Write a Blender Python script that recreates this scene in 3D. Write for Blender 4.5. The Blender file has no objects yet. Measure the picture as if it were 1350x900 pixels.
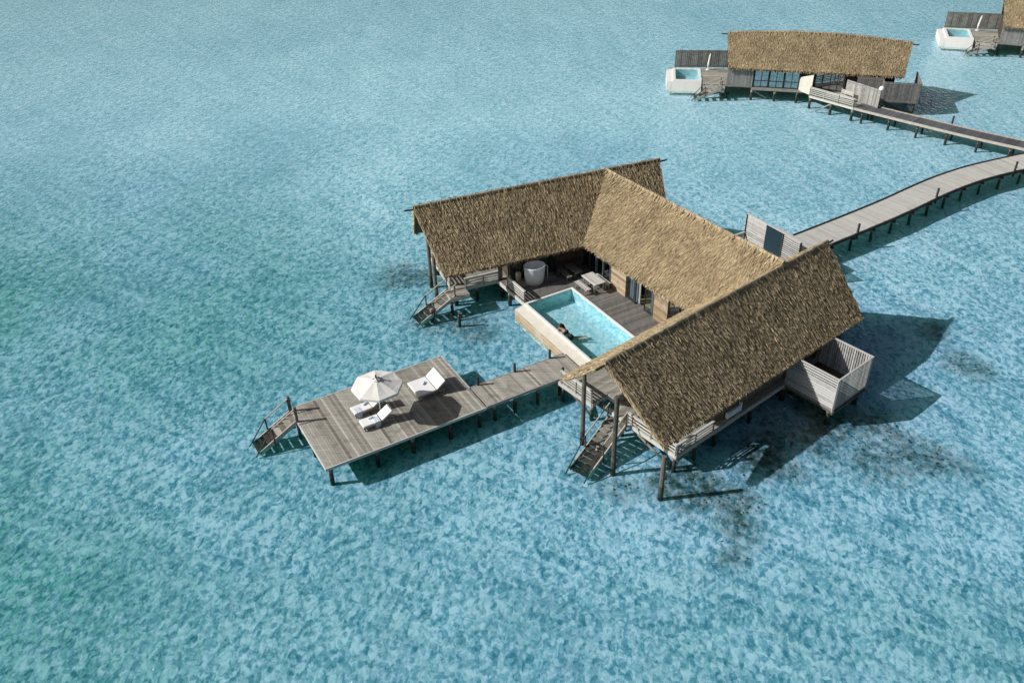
import bpy, math, random
from mathutils import Vector, Matrix, noise
random.seed(11)
R = math.radians
SC = bpy.context.scene
COL = SC.collection
ZD = 0.9            # deck level above the water (water surface is z = 0)
ZB = -0.50          # sand bottom
CAM_Z = 30.9

# ------------------------------------------------------------------ frames
class Fr:
    """a ground frame: origin, x axis at azimuth az, y to its left"""
    def __init__(s, ox, oy, az):
        s.o = (ox, oy); s.c = math.cos(R(az)); s.s = math.sin(R(az))
    def p(s, x, y, z=0.0):
        return Vector((s.o[0] + s.c*x - s.s*y, s.o[1] + s.s*x + s.c*y, z))
W = Fr(0, 0, 0)
M = Fr(0, 0, 29.6)              # villa axis
FA = Fr(-6.1, 50.6, 21.4)       # seaward wing at the back
FC = Fr(4.45, 33.65, 38.7)      # seaward wing at the front
FB = Fr(6.69, 55.85, -57.0)     # wing joining the two
F2 = Fr(17.65, 90.37, -9.0)     # second villa: pool
FR2 = Fr(22.66, 88.05, -14.9)   # second villa: roof

# ------------------------------------------------------------------ materials
def new_mat(name):
    m = bpy.data.materials.new(name); m.use_nodes = True
    nt = m.node_tree; nt.nodes.clear()
    out = nt.nodes.new('ShaderNodeOutputMaterial')
    return m, nt, out
def nd(nt, t, **kw):
    n = nt.nodes.new(t)
    for k, v in kw.items():
        if k.startswith('i_'):
            n.inputs[int(k[2:]) if k[2:].isdigit() else k[2:]].default_value = v
        else: setattr(n, k, v)
    return n
def ramp(nt, stops, interp='LINEAR'):
    n = nt.nodes.new('ShaderNodeValToRGB'); cr = n.color_ramp; cr.interpolation = interp
    while len(cr.elements) < len(stops): cr.elements.new(0.5)
    for e, (p, c) in zip(cr.elements, stops): e.position = p; e.color = (*c, 1) if len(c) == 3 else c
    return n
def mixc(nt, fac, a, b, mode='MIX'):
    n = nt.nodes.new('ShaderNodeMix'); n.data_type = 'RGBA'; n.blend_type = mode
    L = nt.links
    for sock, v in ((n.inputs[0], fac), (n.inputs[6], a), (n.inputs[7], b)):
        if isinstance(v, bpy.types.NodeSocket): L.new(v, sock)
        else: sock.default_value = v if not isinstance(v, tuple) else (*v, 1)
    return n.outputs[2]
def math_n(nt, op, a, b=None, clamp=False):
    n = nt.nodes.new('ShaderNodeMath'); n.operation = op; n.use_clamp = clamp
    for i, v in enumerate((a, b)):
        if v is None: continue
        if isinstance(v, bpy.types.NodeSocket): nt.links.new(v, n.inputs[i])
        else: n.inputs[i].default_value = v
    return n.outputs[0]

def tone_mat(name, stops, rough=0.8, nscale=6.0, namt=0.35, bump=0.15, stretch=None, stain=None, spec=0.3):
    """colour from the per-face 'tone', broken up with weathering noise"""
    m, nt, out = new_mat(name); L = nt.links
    at = nd(nt, 'ShaderNodeAttribute', attribute_name='tone')
    tc = nd(nt, 'ShaderNodeTexCoord')
    src = tc.outputs['Object']
    if stretch:
        mp = nd(nt, 'ShaderNodeMapping'); mp.inputs['Scale'].default_value = stretch[:3]
        mp.inputs['Rotation'].default_value = (0, 0, stretch[3] if len(stretch) > 3 else 0)
        mp.vector_type = 'TEXTURE' if len(stretch) > 4 else 'POINT'
        L.new(src, mp.inputs[0]); src = mp.outputs[0]
    n1 = nd(nt, 'ShaderNodeTexNoise'); n1.inputs['Scale'].default_value = nscale; n1.inputs['Detail'].default_value = 5
    L.new(src, n1.inputs['Vector'])
    d = math_n(nt, 'MULTIPLY', math_n(nt, 'SUBTRACT', n1.outputs[0], 0.5), namt*2)
    v = math_n(nt, 'ADD', at.outputs['Fac'], d, clamp=True)
    rp = ramp(nt, stops); L.new(v, rp.inputs[0])
    col = rp.outputs[0]
    if stain:
        n2 = nd(nt, 'ShaderNodeTexNoise'); n2.inputs['Scale'].default_value = stain[0]; n2.inputs['Detail'].default_value = 6
        L.new(tc.outputs['Object'], n2.inputs['Vector'])
        r2 = ramp(nt, [(stain[1], (0, 0, 0)), (stain[1]+0.14, (1, 1, 1))]); L.new(n2.outputs[0], r2.inputs[0])
        col = mixc(nt, math_n(nt, 'MULTIPLY', r2.outputs[0], stain[3]), col, stain[2])
    b = nd(nt, 'ShaderNodeBsdfPrincipled'); L.new(col, b.inputs['Base Color'])
    b.inputs['Roughness'].default_value = rough
    b.inputs['Specular IOR Level'].default_value = spec
    if bump:
        bp = nd(nt, 'ShaderNodeBump'); bp.inputs['Strength'].default_value = bump; bp.inputs['Distance'].default_value = 0.03
        L.new(n1.outputs[0], bp.inputs['Height']); L.new(bp.outputs[0], b.inputs['Normal'])
    L.new(b.outputs[0], out.inputs[0])
    return m

MAT = {}
MAT['thatch'] = tone_mat('thatch', [(0, (.09, .068, .04)), (.30, (.26, .20, .118)), (.60, (.445, .352, .212)), (.85, (.60, .48, .30)), (1, (.70, .53, .31))],
                         rough=.9, nscale=.55, namt=.22, bump=0, spec=.15)
MAT['ridge'] = tone_mat('ridge_straw', [(0, (.26, .205, .13)), (1, (.52, .42, .27))], rough=.9, nscale=14, namt=.5, bump=.5, spec=.1)
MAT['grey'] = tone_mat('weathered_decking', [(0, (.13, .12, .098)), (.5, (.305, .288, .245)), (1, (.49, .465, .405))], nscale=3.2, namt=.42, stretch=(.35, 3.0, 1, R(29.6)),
                       stain=(1.3, .56, (.12, .108, .09), .65))
MAT['pale'] = tone_mat('pale_decking', [(0, (.30, .29, .265)), (.5, (.48, .468, .43)), (1, (.58, .568, .525))], nscale=2.5, namt=.25, stain=(.5, .62, (.30, .28, .26), .5))
MAT['dark_deck'] = tone_mat('dark_decking', [(0, (.050, .055, .062)), (.5, (.095, .102, .112)), (1, (.16, .168, .178))], nscale=3, namt=.3)
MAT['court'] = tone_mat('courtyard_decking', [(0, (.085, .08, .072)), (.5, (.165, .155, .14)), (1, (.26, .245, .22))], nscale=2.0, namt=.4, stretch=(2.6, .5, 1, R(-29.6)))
MAT['pile'] = tone_mat('pile_wood', [(0, (.035, .032, .024)), (.3, (.075, .068, .052)), (.65, (.20, .18, .145)), (1, (.50, .46, .39))], nscale=4, namt=.25, bump=.4)
MAT['rail'] = tone_mat('rail_wood', [(0, (.10, .095, .08)), (.5, (.42, .40, .355)), (1, (.62, .60, .55))], nscale=5, namt=.3)
MAT['clad'] = tone_mat('tan_cladding', [(0, (.24, .17, .10)), (.5, (.42, .33, .22)), (1, (.55, .47, .36))], nscale=3, namt=.4, stain=(.9, .55, (.50, .47, .42), .7))
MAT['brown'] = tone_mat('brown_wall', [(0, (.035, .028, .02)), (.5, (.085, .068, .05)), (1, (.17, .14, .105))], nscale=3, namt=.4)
MAT['slat'] = tone_mat('silver_slats', [(0, (.13, .128, .12)), (.5, (.32, .31, .29)), (1, (.56, .545, .52))], nscale=4, namt=.3)
MAT['white'] = tone_mat('white_render', [(0, (.62, .60, .55)), (1, (.82, .80, .76))], rough=.6, nscale=2, namt=.35, bump=.05)
MAT['cream'] = tone_mat('cream_render', [(0, (.52, .48, .40)), (1, (.74, .70, .61))], rough=.65, nscale=2.2, namt=.5, bump=.1)
MAT['canvas'] = tone_mat('canvas', [(0, (.62, .60, .56)), (1, (.82, .79, .74))], rough=.85, nscale=3, namt=.2, bump=.05)
MAT['cushion'] = tone_mat('cushion', [(0, (.70, .69, .68)), (1, (.84, .83, .81))], rough=.9, nscale=5, namt=.3, bump=.1)
MAT['towel'] = tone_mat('towel', [(0, (.46, .54, .66)), (1, (.66, .71, .78))], rough=.95, nscale=9, namt=.3, bump=.3)
MAT['tub'] = tone_mat('tub_enamel', [(0, (.70, .72, .76)), (1, (.80, .81, .83))], rough=.25, nscale=2, namt=.1, bump=0, spec=.5)
MAT['metal'] = tone_mat('dark_metal', [(0, (.02, .022, .025)), (1, (.07, .075, .08))], rough=.45, nscale=6, namt=.2, bump=0, spec=.5)
MAT['door'] = tone_mat('blue_door', [(0, (.008, .028, .040)), (1, (.014, .042, .058))], rough=.7, nscale=2, namt=.3, bump=.05)
MAT['curtain'] = tone_mat('curtain', [(0, (.50, .54, .58)), (1, (.78, .79, .80))], rough=.9, nscale=4, namt=.2, bump=0)
MAT['straw'] = tone_mat('straw_mat', [(0, (.35, .27, .10)), (1, (.50, .40, .17))], nscale=6, namt=.3)
MAT['skin'] = tone_mat('skin', [(0, (.40, .24, .15)), (1, (.52, .34, .23))], rough=.5, nscale=5, namt=.2, bump=0)
MAT['hair'] = tone_mat('hair', [(0, (.012, .009, .007)), (1, (.03, .022, .016))], rough=.5, nscale=12, namt=.4, bump=.3)
MAT['suit'] = tone_mat('swimsuit', [(0, (.01, .015, .03)), (1, (.02, .03, .05))], rough=.7, nscale=5, namt=.2, bump=0)
MAT['tile'] = tone_mat('pool_tile', [(0, (.47, .62, .68)), (1, (.57, .70, .76))], rough=.4, nscale=1.2, namt=.2, bump=0)
MAT['coral'] = tone_mat('coral', [(0, (.05, .06, .055)), (.6, (.12, .135, .12)), (1, (.26, .28, .26))], nscale=7, namt=.4, bump=.5)
MAT['tableweather'] = tone_mat('weathered_table', [(0, (.16, .145, .12)), (.5, (.42, .40, .36)), (1, (.62, .60, .56))], nscale=9, namt=.5)

def fresnel_two_sided(nt, ior):
    # the same reflectance whichever side the ray meets, so that light gets out of the water as it got in
    gm = nt.nodes.new('ShaderNodeNewGeometry')
    f = nt.nodes.new('ShaderNodeFresnel')
    nt.links.new(math_n(nt, 'ADD', math_n(nt, 'MULTIPLY', gm.outputs['Backfacing'], 1/ior-ior), ior), f.inputs[0])
    return f
def glass_mat(name, tint, fac):
    m, nt, out = new_mat(name); L = nt.links
    t = nd(nt, 'ShaderNodeBsdfTransparent'); t.inputs[0].default_value = (*tint, 1)
    g = nd(nt, 'ShaderNodeBsdfGlossy'); g.inputs['Roughness'].default_value = .02
    f = fresnel_two_sided(nt, 1.5)
    mx = nd(nt, 'ShaderNodeMixShader')
    L.new(math_n(nt, 'ADD', f.outputs[0], fac, clamp=True), mx.inputs[0]); L.new(t.outputs[0], mx.inputs[1]); L.new(g.outputs[0], mx.inputs[2])
    L.new(mx.outputs[0], out.inputs[0]); return m
MAT['glass'] = glass_mat('window_glass', (.75, .83, .86), .04)

NET, CELL, BLOB, BASE = .42, 1.25, 1.2, .33
def water_mat(name, dark, light, cell, wave, bump_d, warp=.35, swell=.12, amp=1.0, far_fade=None, base=.33, ior=1.33, under=(.12, .95, .46)):
    """clear rippled water: caustic light is painted as a pattern in the transparent tint, and the ripples mirror the sky"""
    m, nt, out = new_mat(name); L = nt.links
    tc = nd(nt, 'ShaderNodeTexCoord'); P = tc.outputs['Object']
    mp = nd(nt, 'ShaderNodeMapping'); mp.inputs['Rotation'].default_value = (0, 0, R(-35)); mp.inputs['Scale'].default_value = (1.0, .72, 1)
    L.new(P, mp.inputs[0])
    wn = nd(nt, 'ShaderNodeTexNoise'); wn.inputs['Scale'].default_value = cell*.55; wn.inputs['Detail'].default_value = 3
    L.new(mp.outputs[0], wn.inputs['Vector'])
    vm = nd(nt, 'ShaderNodeVectorMath', operation='MULTIPLY_ADD')
    L.new(wn.outputs['Color'], vm.inputs[0]); vm.inputs[1].default_value = (warp*2,)*3; L.new(mp.outputs[0], vm.inputs[2])
    v1 = nd(nt, 'ShaderNodeTexVoronoi', feature='SMOOTH_F1'); v1.inputs['Scale'].default_value = cell; v1.inputs['Smoothness'].default_value = .14
    L.new(vm.outputs[0], v1.inputs['Vector'])
    n2 = nd(nt, 'ShaderNodeTexNoise'); n2.inputs['Scale'].default_value = cell*1.3; n2.inputs['Detail'].default_value = 6; n2.inputs['Roughness'].default_value = .68
    L.new(vm.outputs[0], n2.inputs['Vector'])
    n3 = nd(nt, 'ShaderNodeTexNoise'); n3.inputs['Scale'].default_value = swell; n3.inputs['Detail'].default_value = 6; n3.inputs['Roughness'].default_value = .6
    L.new(mp.outputs[0], n3.inputs['Vector'])
    # painted caustic light: soft blobs, a few dim cells and a fine bright network; weaker in some places
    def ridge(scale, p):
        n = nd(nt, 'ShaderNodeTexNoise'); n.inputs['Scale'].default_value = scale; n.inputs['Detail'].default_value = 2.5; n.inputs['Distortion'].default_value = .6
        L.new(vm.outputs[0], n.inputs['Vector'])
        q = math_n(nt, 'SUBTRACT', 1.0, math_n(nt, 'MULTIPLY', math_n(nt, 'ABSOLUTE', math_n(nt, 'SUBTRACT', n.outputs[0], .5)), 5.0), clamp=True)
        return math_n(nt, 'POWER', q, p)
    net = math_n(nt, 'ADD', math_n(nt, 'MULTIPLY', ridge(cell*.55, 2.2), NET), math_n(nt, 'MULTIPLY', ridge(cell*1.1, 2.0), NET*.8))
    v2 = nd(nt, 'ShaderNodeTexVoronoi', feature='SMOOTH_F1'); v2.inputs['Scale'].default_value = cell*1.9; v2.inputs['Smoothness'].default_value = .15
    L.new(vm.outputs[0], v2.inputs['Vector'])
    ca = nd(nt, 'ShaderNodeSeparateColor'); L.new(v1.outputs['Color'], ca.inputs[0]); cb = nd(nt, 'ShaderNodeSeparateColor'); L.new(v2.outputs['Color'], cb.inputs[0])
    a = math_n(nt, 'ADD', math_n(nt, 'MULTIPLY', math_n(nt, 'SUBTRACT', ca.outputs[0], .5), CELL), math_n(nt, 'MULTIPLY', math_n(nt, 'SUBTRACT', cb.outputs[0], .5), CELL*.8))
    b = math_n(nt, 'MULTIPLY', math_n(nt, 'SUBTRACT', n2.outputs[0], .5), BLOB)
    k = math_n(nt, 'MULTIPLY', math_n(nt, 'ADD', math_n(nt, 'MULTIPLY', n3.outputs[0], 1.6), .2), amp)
    if far_fade:        # fades the painted light pattern and lightens the tint with distance
        sx = nd(nt, 'ShaderNodeSeparateXYZ'); L.new(P, sx.inputs[0])
        mr = nd(nt, 'ShaderNodeMapRange', interpolation_type='SMOOTHSTEP'); L.new(sx.outputs[1], mr.inputs[0])
        for q, v in zip((1, 2, 3, 4), far_fade): mr.inputs[q].default_value = v
        k = math_n(nt, 'MULTIPLY', k, mr.outputs[0]); base = math_n(nt, 'SUBTRACT', base+.44, math_n(nt, 'MULTIPLY', mr.outputs[0], .44))
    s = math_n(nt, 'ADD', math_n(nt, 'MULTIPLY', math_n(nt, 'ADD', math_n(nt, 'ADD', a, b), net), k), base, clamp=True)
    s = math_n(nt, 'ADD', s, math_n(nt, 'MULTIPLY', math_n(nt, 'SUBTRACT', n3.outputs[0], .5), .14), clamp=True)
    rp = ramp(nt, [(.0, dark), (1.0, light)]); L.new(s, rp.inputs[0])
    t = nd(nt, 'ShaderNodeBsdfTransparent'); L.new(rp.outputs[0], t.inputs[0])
    # ripples
    b1 = nd(nt, 'ShaderNodeTexNoise'); b1.inputs['Scale'].default_value = wave; b1.inputs['Detail'].default_value = 5; b1.inputs['Roughness'].default_value = .55
    L.new(vm.outputs[0], b1.inputs['Vector'])
    bp = nd(nt, 'ShaderNodeBump'); bp.inputs['Strength'].default_value = 1.0; bp.inputs['Distance'].default_value = bump_d
    L.new(math_n(nt, 'ADD', b1.outputs[0], math_n(nt, 'MULTIPLY', v1.outputs['Distance'], .35)), bp.inputs['Height'])
    g = nd(nt, 'ShaderNodeBsdfGlossy'); g.inputs['Roughness'].default_value = .06; L.new(bp.outputs[0], g.inputs['Normal'])
    f = fresnel_two_sided(nt, ior); L.new(bp.outputs[0], f.inputs['Normal'])
    mx = nd(nt, 'ShaderNodeMixShader'); L.new(f.outputs[0], mx.inputs[0]); L.new(t.outputs[0], mx.inputs[1]); L.new(g.outputs[0], mx.inputs[2])
    # the underside of the surface: a green diffuse bounce at flat angles, added to lift the shade
    # (stands in for total internal reflection, the water's green put into its colour)
    gm = nd(nt, 'ShaderNodeNewGeometry'); dt = nd(nt, 'ShaderNodeVectorMath', operation='DOT_PRODUCT')
    L.new(gm.outputs['Incoming'], dt.inputs[0]); L.new(gm.outputs['True Normal'], dt.inputs[1])
    tr = nd(nt, 'ShaderNodeMapRange', interpolation_type='SMOOTHSTEP'); L.new(math_n(nt, 'ABSOLUTE', dt.outputs['Value']), tr.inputs[0])
    for q, v in zip((1, 2, 3, 4), (.50, .558, 1.0, 0.0)): tr.inputs[q].default_value = v
    df = nd(nt, 'ShaderNodeBsdfDiffuse'); df.inputs[0].default_value = (*under, 1)
    m2 = nd(nt, 'ShaderNodeMixShader'); L.new(math_n(nt, 'MULTIPLY', gm.outputs['Backfacing'], tr.outputs[0]), m2.inputs[0])
    L.new(mx.outputs[0], m2.inputs[1]); L.new(df.outputs[0], m2.inputs[2])
    L.new(m2.outputs[0], out.inputs[0]); return m
MAT['sea'] = water_mat('sea_water', (.23, .48, .56), (.88, .98, 1.0), 3.8, 2.4, .13, warp=.2, amp=.84, far_fade=(38, 88, 1.0, .42), base=.39)
MAT['poolwater'] = water_mat('pool_water', (.42, .72, .80), (.94, 1.0, 1.0), 4.4, 5.0, .03, amp=.55, base=.5, warp=.12, swell=.6)

def sand_mat():
    m, nt, out = new_mat('lagoon_sand'); L = nt.links
    tc = nd(nt, 'ShaderNodeTexCoord')
    a1 = nd(nt, 'ShaderNodeAttribute', attribute_name='reef'); a2 = nd(nt, 'ShaderNodeAttribute', attribute_name='weed')
    n1 = nd(nt, 'ShaderNodeTexNoise'); n1.inputs['Scale'].default_value = 1.8; n1.inputs['Detail'].default_value = 7; n1.inputs['Roughness'].default_value = .62
    L.new(tc.outputs['Object'], n1.inputs['Vector'])
    n2 = nd(nt, 'ShaderNodeTexNoise'); n2.inputs['Scale'].default_value = .055; n2.inputs['Detail'].default_value = 9; n2.inputs['Roughness'].default_value = .6
    L.new(tc.outputs['Object'], n2.inputs['Vector'])
    base = mixc(nt, n2.outputs[0], (.45, .575, .72), (.63, .70, .86)); a3 = nd(nt, 'ShaderNodeAttribute', attribute_name='far_sheen'); base = mixc(nt, a3.outputs['Fac'], base, (.76, .785, .91))  # far sky sheen mixed in as a paler sand colour
    r1 = ramp(nt, [(.34, (0, 0, 0)), (.60, (1, 1, 1))]); L.new(n1.outputs[0], r1.inputs[0])
    wfac = math_n(nt, 'MULTIPLY', a2.outputs['Fac'], math_n(nt, 'ADD', math_n(nt, 'MULTIPLY', r1.outputs[0], .55), .45), clamp=True)
    base = mixc(nt, wfac, base, (.13, .40, .36))
    rfac = math_n(nt, 'MULTIPLY', a1.outputs['Fac'], math_n(nt, 'ADD', math_n(nt, 'MULTIPLY', r1.outputs[0], 1.0), .30), clamp=True)
    base = mixc(nt, rfac, base, (.10, .13, .12))
    b = nd(nt, 'ShaderNodeBsdfDiffuse'); L.new(base, b.inputs[0]); L.new(b.outputs[0], out.inputs[0])
    return m
MAT['sand'] = sand_mat()

# ------------------------------------------------------------------ mesh builder
class MB:
    def __init__(s): s.v = []; s.f = []; s.t = []
    def add(s, vs, fs, tone):
        o = len(s.v); s.v += [tuple(v) for v in vs]
        for f in fs: s.f.append(tuple(i+o for i in f)); s.t.append(tone)
    def hexa(s, b, t, tone=None):
        """b, t: four bottom and four top corners, counter-clockwise"""
        tone = random.random() if tone is None else tone
        s.add(list(b)+list(t), [(3, 2, 1, 0), (4, 5, 6, 7), (0, 1, 5, 4), (1, 2, 6, 5), (2, 3, 7, 6), (3, 0, 4, 7)], tone)
    def box(s, fr, x0, x1, y0, y1, z0, z1, tone=None):
        c = [(x0, y0), (x1, y0), (x1, y1), (x0, y1)]
        s.hexa([fr.p(x, y, z0) for x, y in c], [fr.p(x, y, z1) for x, y in c], tone)
    def beam(s, p, q, w, h, tone=None, up=Vector((0, 0, 1))):
        p = Vector(p); q = Vector(q); d = (q-p).normalized()
        sd = d.cross(up)
        if sd.length < 1e-4: sd = d.cross(Vector((1, 0, 0)))
        sd.normalize(); u = sd.cross(d).normalized()
        a = [(-w/2, -h/2), (w/2, -h/2), (w/2, h/2), (-w/2, h/2)]
        b = [p+sd*x+u*y for x, y in a]; t = [q+sd*x+u*y for x, y in a]
        s.hexa(b, t, tone)
    def tube(s, pts, rad, n=8, tone=None, cap=True):
        tone = random.random() if tone is None else tone
        tl = tone if isinstance(tone, list) else [tone]*(len(pts)-1)
        pts = [Vector(p) for p in pts]; o = len(s.v)
        rr = rad if isinstance(rad, (list, tuple)) else [rad]*len(pts)
        ref = Vector((0, 0, 1))
        for i, p in enumerate(pts):
            d = (pts[min(i+1, len(pts)-1)]-pts[max(i-1, 0)]).normalized()
            a = d.cross(ref)
            if a.length < .05: a = d.cross(Vector((1, 0, 0)))
            a.normalize(); b = a.cross(d)
            for k in range(n):
                th = 2*math.pi*k/n
                s.v.append(tuple(p+(a*math.cos(th)+b*math.sin(th))*rr[i]))
        for i in range(len(pts)-1):
            for k in range(n):
                s.f.append((o+i*n+k, o+i*n+(k+1) % n, o+(i+1)*n+(k+1) % n, o+(i+1)*n+k)); s.t.append(tl[i])
        if cap:
            s.f.append(tuple(o+k for k in range(n))[::-1]); s.t.append(tl[0])
            s.f.append(tuple(o+(len(pts)-1)*n+k for k in range(n))); s.t.append(tl[-1])
    def lathe(s, c, prof, n=24, tone=.5, sx=1.0, sy=1.0, rot=0.0):
        """prof: (radius, z) pairs from the bottom up"""
        o = len(s.v); cr, sr = math.cos(rot), math.sin(rot)
        for r, z in prof:
            for k in range(n):
                th = 2*math.pi*k/n; x = r*sx*math.cos(th); y = r*sy*math.sin(th)
                s.v.append((c[0]+cr*x-sr*y, c[1]+sr*x+cr*y, c[2]+z))
        for i in range(len(prof)-1):
            for k in range(n):
                s.f.append((o+i*n+k, o+i*n+(k+1) % n, o+(i+1)*n+(k+1) % n, o+(i+1)*n+k)); s.t.append(tone)
    def prism(s, poly, z0, z1, tone=None):
        """poly: world xy points, counter-clockwise"""
        tone = random.random() if tone is None else tone
        n = len(poly)
        s.add([(p[0], p[1], z0) for p in poly]+[(p[0], p[1], z1) for p in poly],
              [tuple(range(n))[::-1], tuple(range(n, 2*n))]+[(i, (i+1) % n, n+(i+1) % n, n+i) for i in range(n)], tone)
    def build(s, name, mat, parent=None, smooth=False, bevel=0.0):
        me = bpy.data.meshes.new(name)
        off = root_loc(parent)
        me.from_pydata([(x-off[0], y-off[1], z-off[2]) for x, y, z in s.v], [], s.f)
        at = me.attributes.new('tone', 'FLOAT', 'FACE')
        at.data.foreach_set('value', s.t)
        if smooth: me.polygons.foreach_set('use_smooth', [True]*len(me.polygons))
        me.materials.append(MAT[mat]); me.update()
        o = bpy.data.objects.new(name, me); COL.objects.link(o)
        if parent: o.parent = parent
        if bevel:
            b = o.modifiers.new('bevel', 'BEVEL'); b.width = bevel; b.segments = 2; b.limit_method = 'ANGLE'
        return o
def root_loc(o):
    if o is None: return (0, 0, 0)
    while o.parent: o = o.parent
    return tuple(o.location)
def tag(o, label=None, cat=None, group=None, kind=None):
    if label: o['label'] = label
    if cat: o['category'] = cat
    if group: o['group'] = group
    if kind: o['kind'] = kind
    return o
def thing(name, label, cat, loc=(0, 0, 0), group=None):
    o = bpy.data.objects.new(name, None); COL.objects.link(o); o.location = loc
    o.empty_display_size = .2
    return tag(o, label, cat, group)
def copy_tree(o, parent=None):
    c = o.copy(); COL.objects.link(c)
    if parent: c.parent = parent
    for ch in list(o.children): copy_tree(ch, c)
    return c

# ------------------------------------------------------------------ reusable pieces
def planks(mb, fr, x0, x1, y0, y1, z, along='y', w=.145, gap=.012, th=.04, jit=.25, base=.5):
    """decking boards, 'along' = the direction the boards run"""
    a0, a1 = (x0, x1) if along == 'y' else (y0, y1)
    n = max(1, round((a1-a0)/w)); w = (a1-a0)/n
    for i in range(n):
        t = min(1, max(0, random.gauss(base, jit*.6))); dz = random.uniform(-.003, .003); e = random.uniform(-.015, .015)
        if along == 'y': mb.box(fr, a0+i*w+gap/2, a0+(i+1)*w-gap/2, y0+e, y1+e, z-th+dz, z+dz, t)
        else: mb.box(fr, x0+e, x1+e, a0+i*w+gap/2, a0+(i+1)*w-gap/2, z-th+dz, z+dz, t)
def pile(x, y, ztop, parent, r=.11, name='pile', lean=(0, 0), wet=.12):
    mb = MB(); rr = r*random.uniform(.9, 1.12)
    zs = [z for z in (ZB-.1, -.05, .35) if z < ztop-.1]+[ztop]
    pts = [(x+lean[0]*(z-ztop)+random.uniform(-.01, .01), y+lean[1]*(z-ztop)+random.uniform(-.01, .01), z) for z in zs]
    t = random.uniform(.45, .85)
    mb.tube(pts, [rr*1.08, rr*1.05, rr, rr*.95][:len(pts)], 9, [random.uniform(.0, .15), random.uniform(.05, .25), t][:len(pts)-1])
    return mb.build(name, 'pile', parent, smooth=False)
def rail(fr, p, q, parent, z=ZD, h=.85, slats=4, name='railing', post_step=1.6, mat='rail'):
    mb = MB(); a = fr.p(*p); b = fr.p(*q); L = (b-a).length; n = max(1, round(L/post_step))
    for i in range(n+1):
        c = a.lerp(b, i/n); mb.beam(c+Vector((0, 0, z-.1)), c+Vector((0, 0, z+h)), .09, .09, random.uniform(.1, .7))
    for k in range(slats):
        zz = z+h*(.22+.66*k/max(1, slats-1))
        off = Vector((0, 0, zz)); mb.beam(a+off, b+off, .035, .085, random.uniform(.55, 1))
    d = (b-a).normalized()*.06
    mb.beam(a-d+Vector((0, 0, z+h+.02)), b+d+Vector((0, 0, z+h+.02)), .13, .05, .8)
    return mb.build(name, mat, parent)
def stairs(top, bot, width, n, parent, rail_h=.9, sides=(1, 1), name='stairs', zt=ZD, newel=True):
    """open stair from the deck down into the water; the stringers are the part, treads and handrails its sub-parts"""
    top = Vector((*top, zt)); bot = Vector((*bot, ZB+.05)); bot = Vector((*top[:2], zt)).lerp(bot, .9); d = bot-top; h = Vector((d.x, d.y, 0)).normalized(); sd = Vector((-h.y, h.x, 0))
    mb = MB()
    for s in (-1, 1):
        o = sd*s*width/2
        mb.beam(top+o, bot+o, .06, .26, random.uniform(.45, .7))
    st = mb.build(name, 'rail', parent)
    for i in range(n):
        c = top.lerp(bot, (i+.6)/n); w = width/2-.035
        t = MB(); wet = c.z < .32
        t.beam(c-sd*w+Vector((0, 0, .06)), c+sd*w+Vector((0, 0, .06)), .36, .045, random.uniform(.0, .25) if wet else random.uniform(.55, .95))
        t.build('tread', 'pile', st)
    for s, on in zip((-1, 1), sides):
        if not on: continue
        r = MB(); o = sd*s*(width/2+.02); up = Vector((0, 0, rail_h))
        a = top+o+up; b = bot+o+up*.55
        e = bot.lerp(top, -.10)+o+Vector((0, 0, .05))
        m = top.lerp(bot, .62)+o+up
        r.tube([a, m], .04, 7, .95); r.tube([m, e], .035, 7, .1)
        for k in (.04, .62):
            c = top.lerp(bot, k)+o
            r.tube([c-Vector((0, 0, .25)), c+up], .045, 7, .35)
        r.build('handrail', 'pile', st)
    return st

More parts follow.
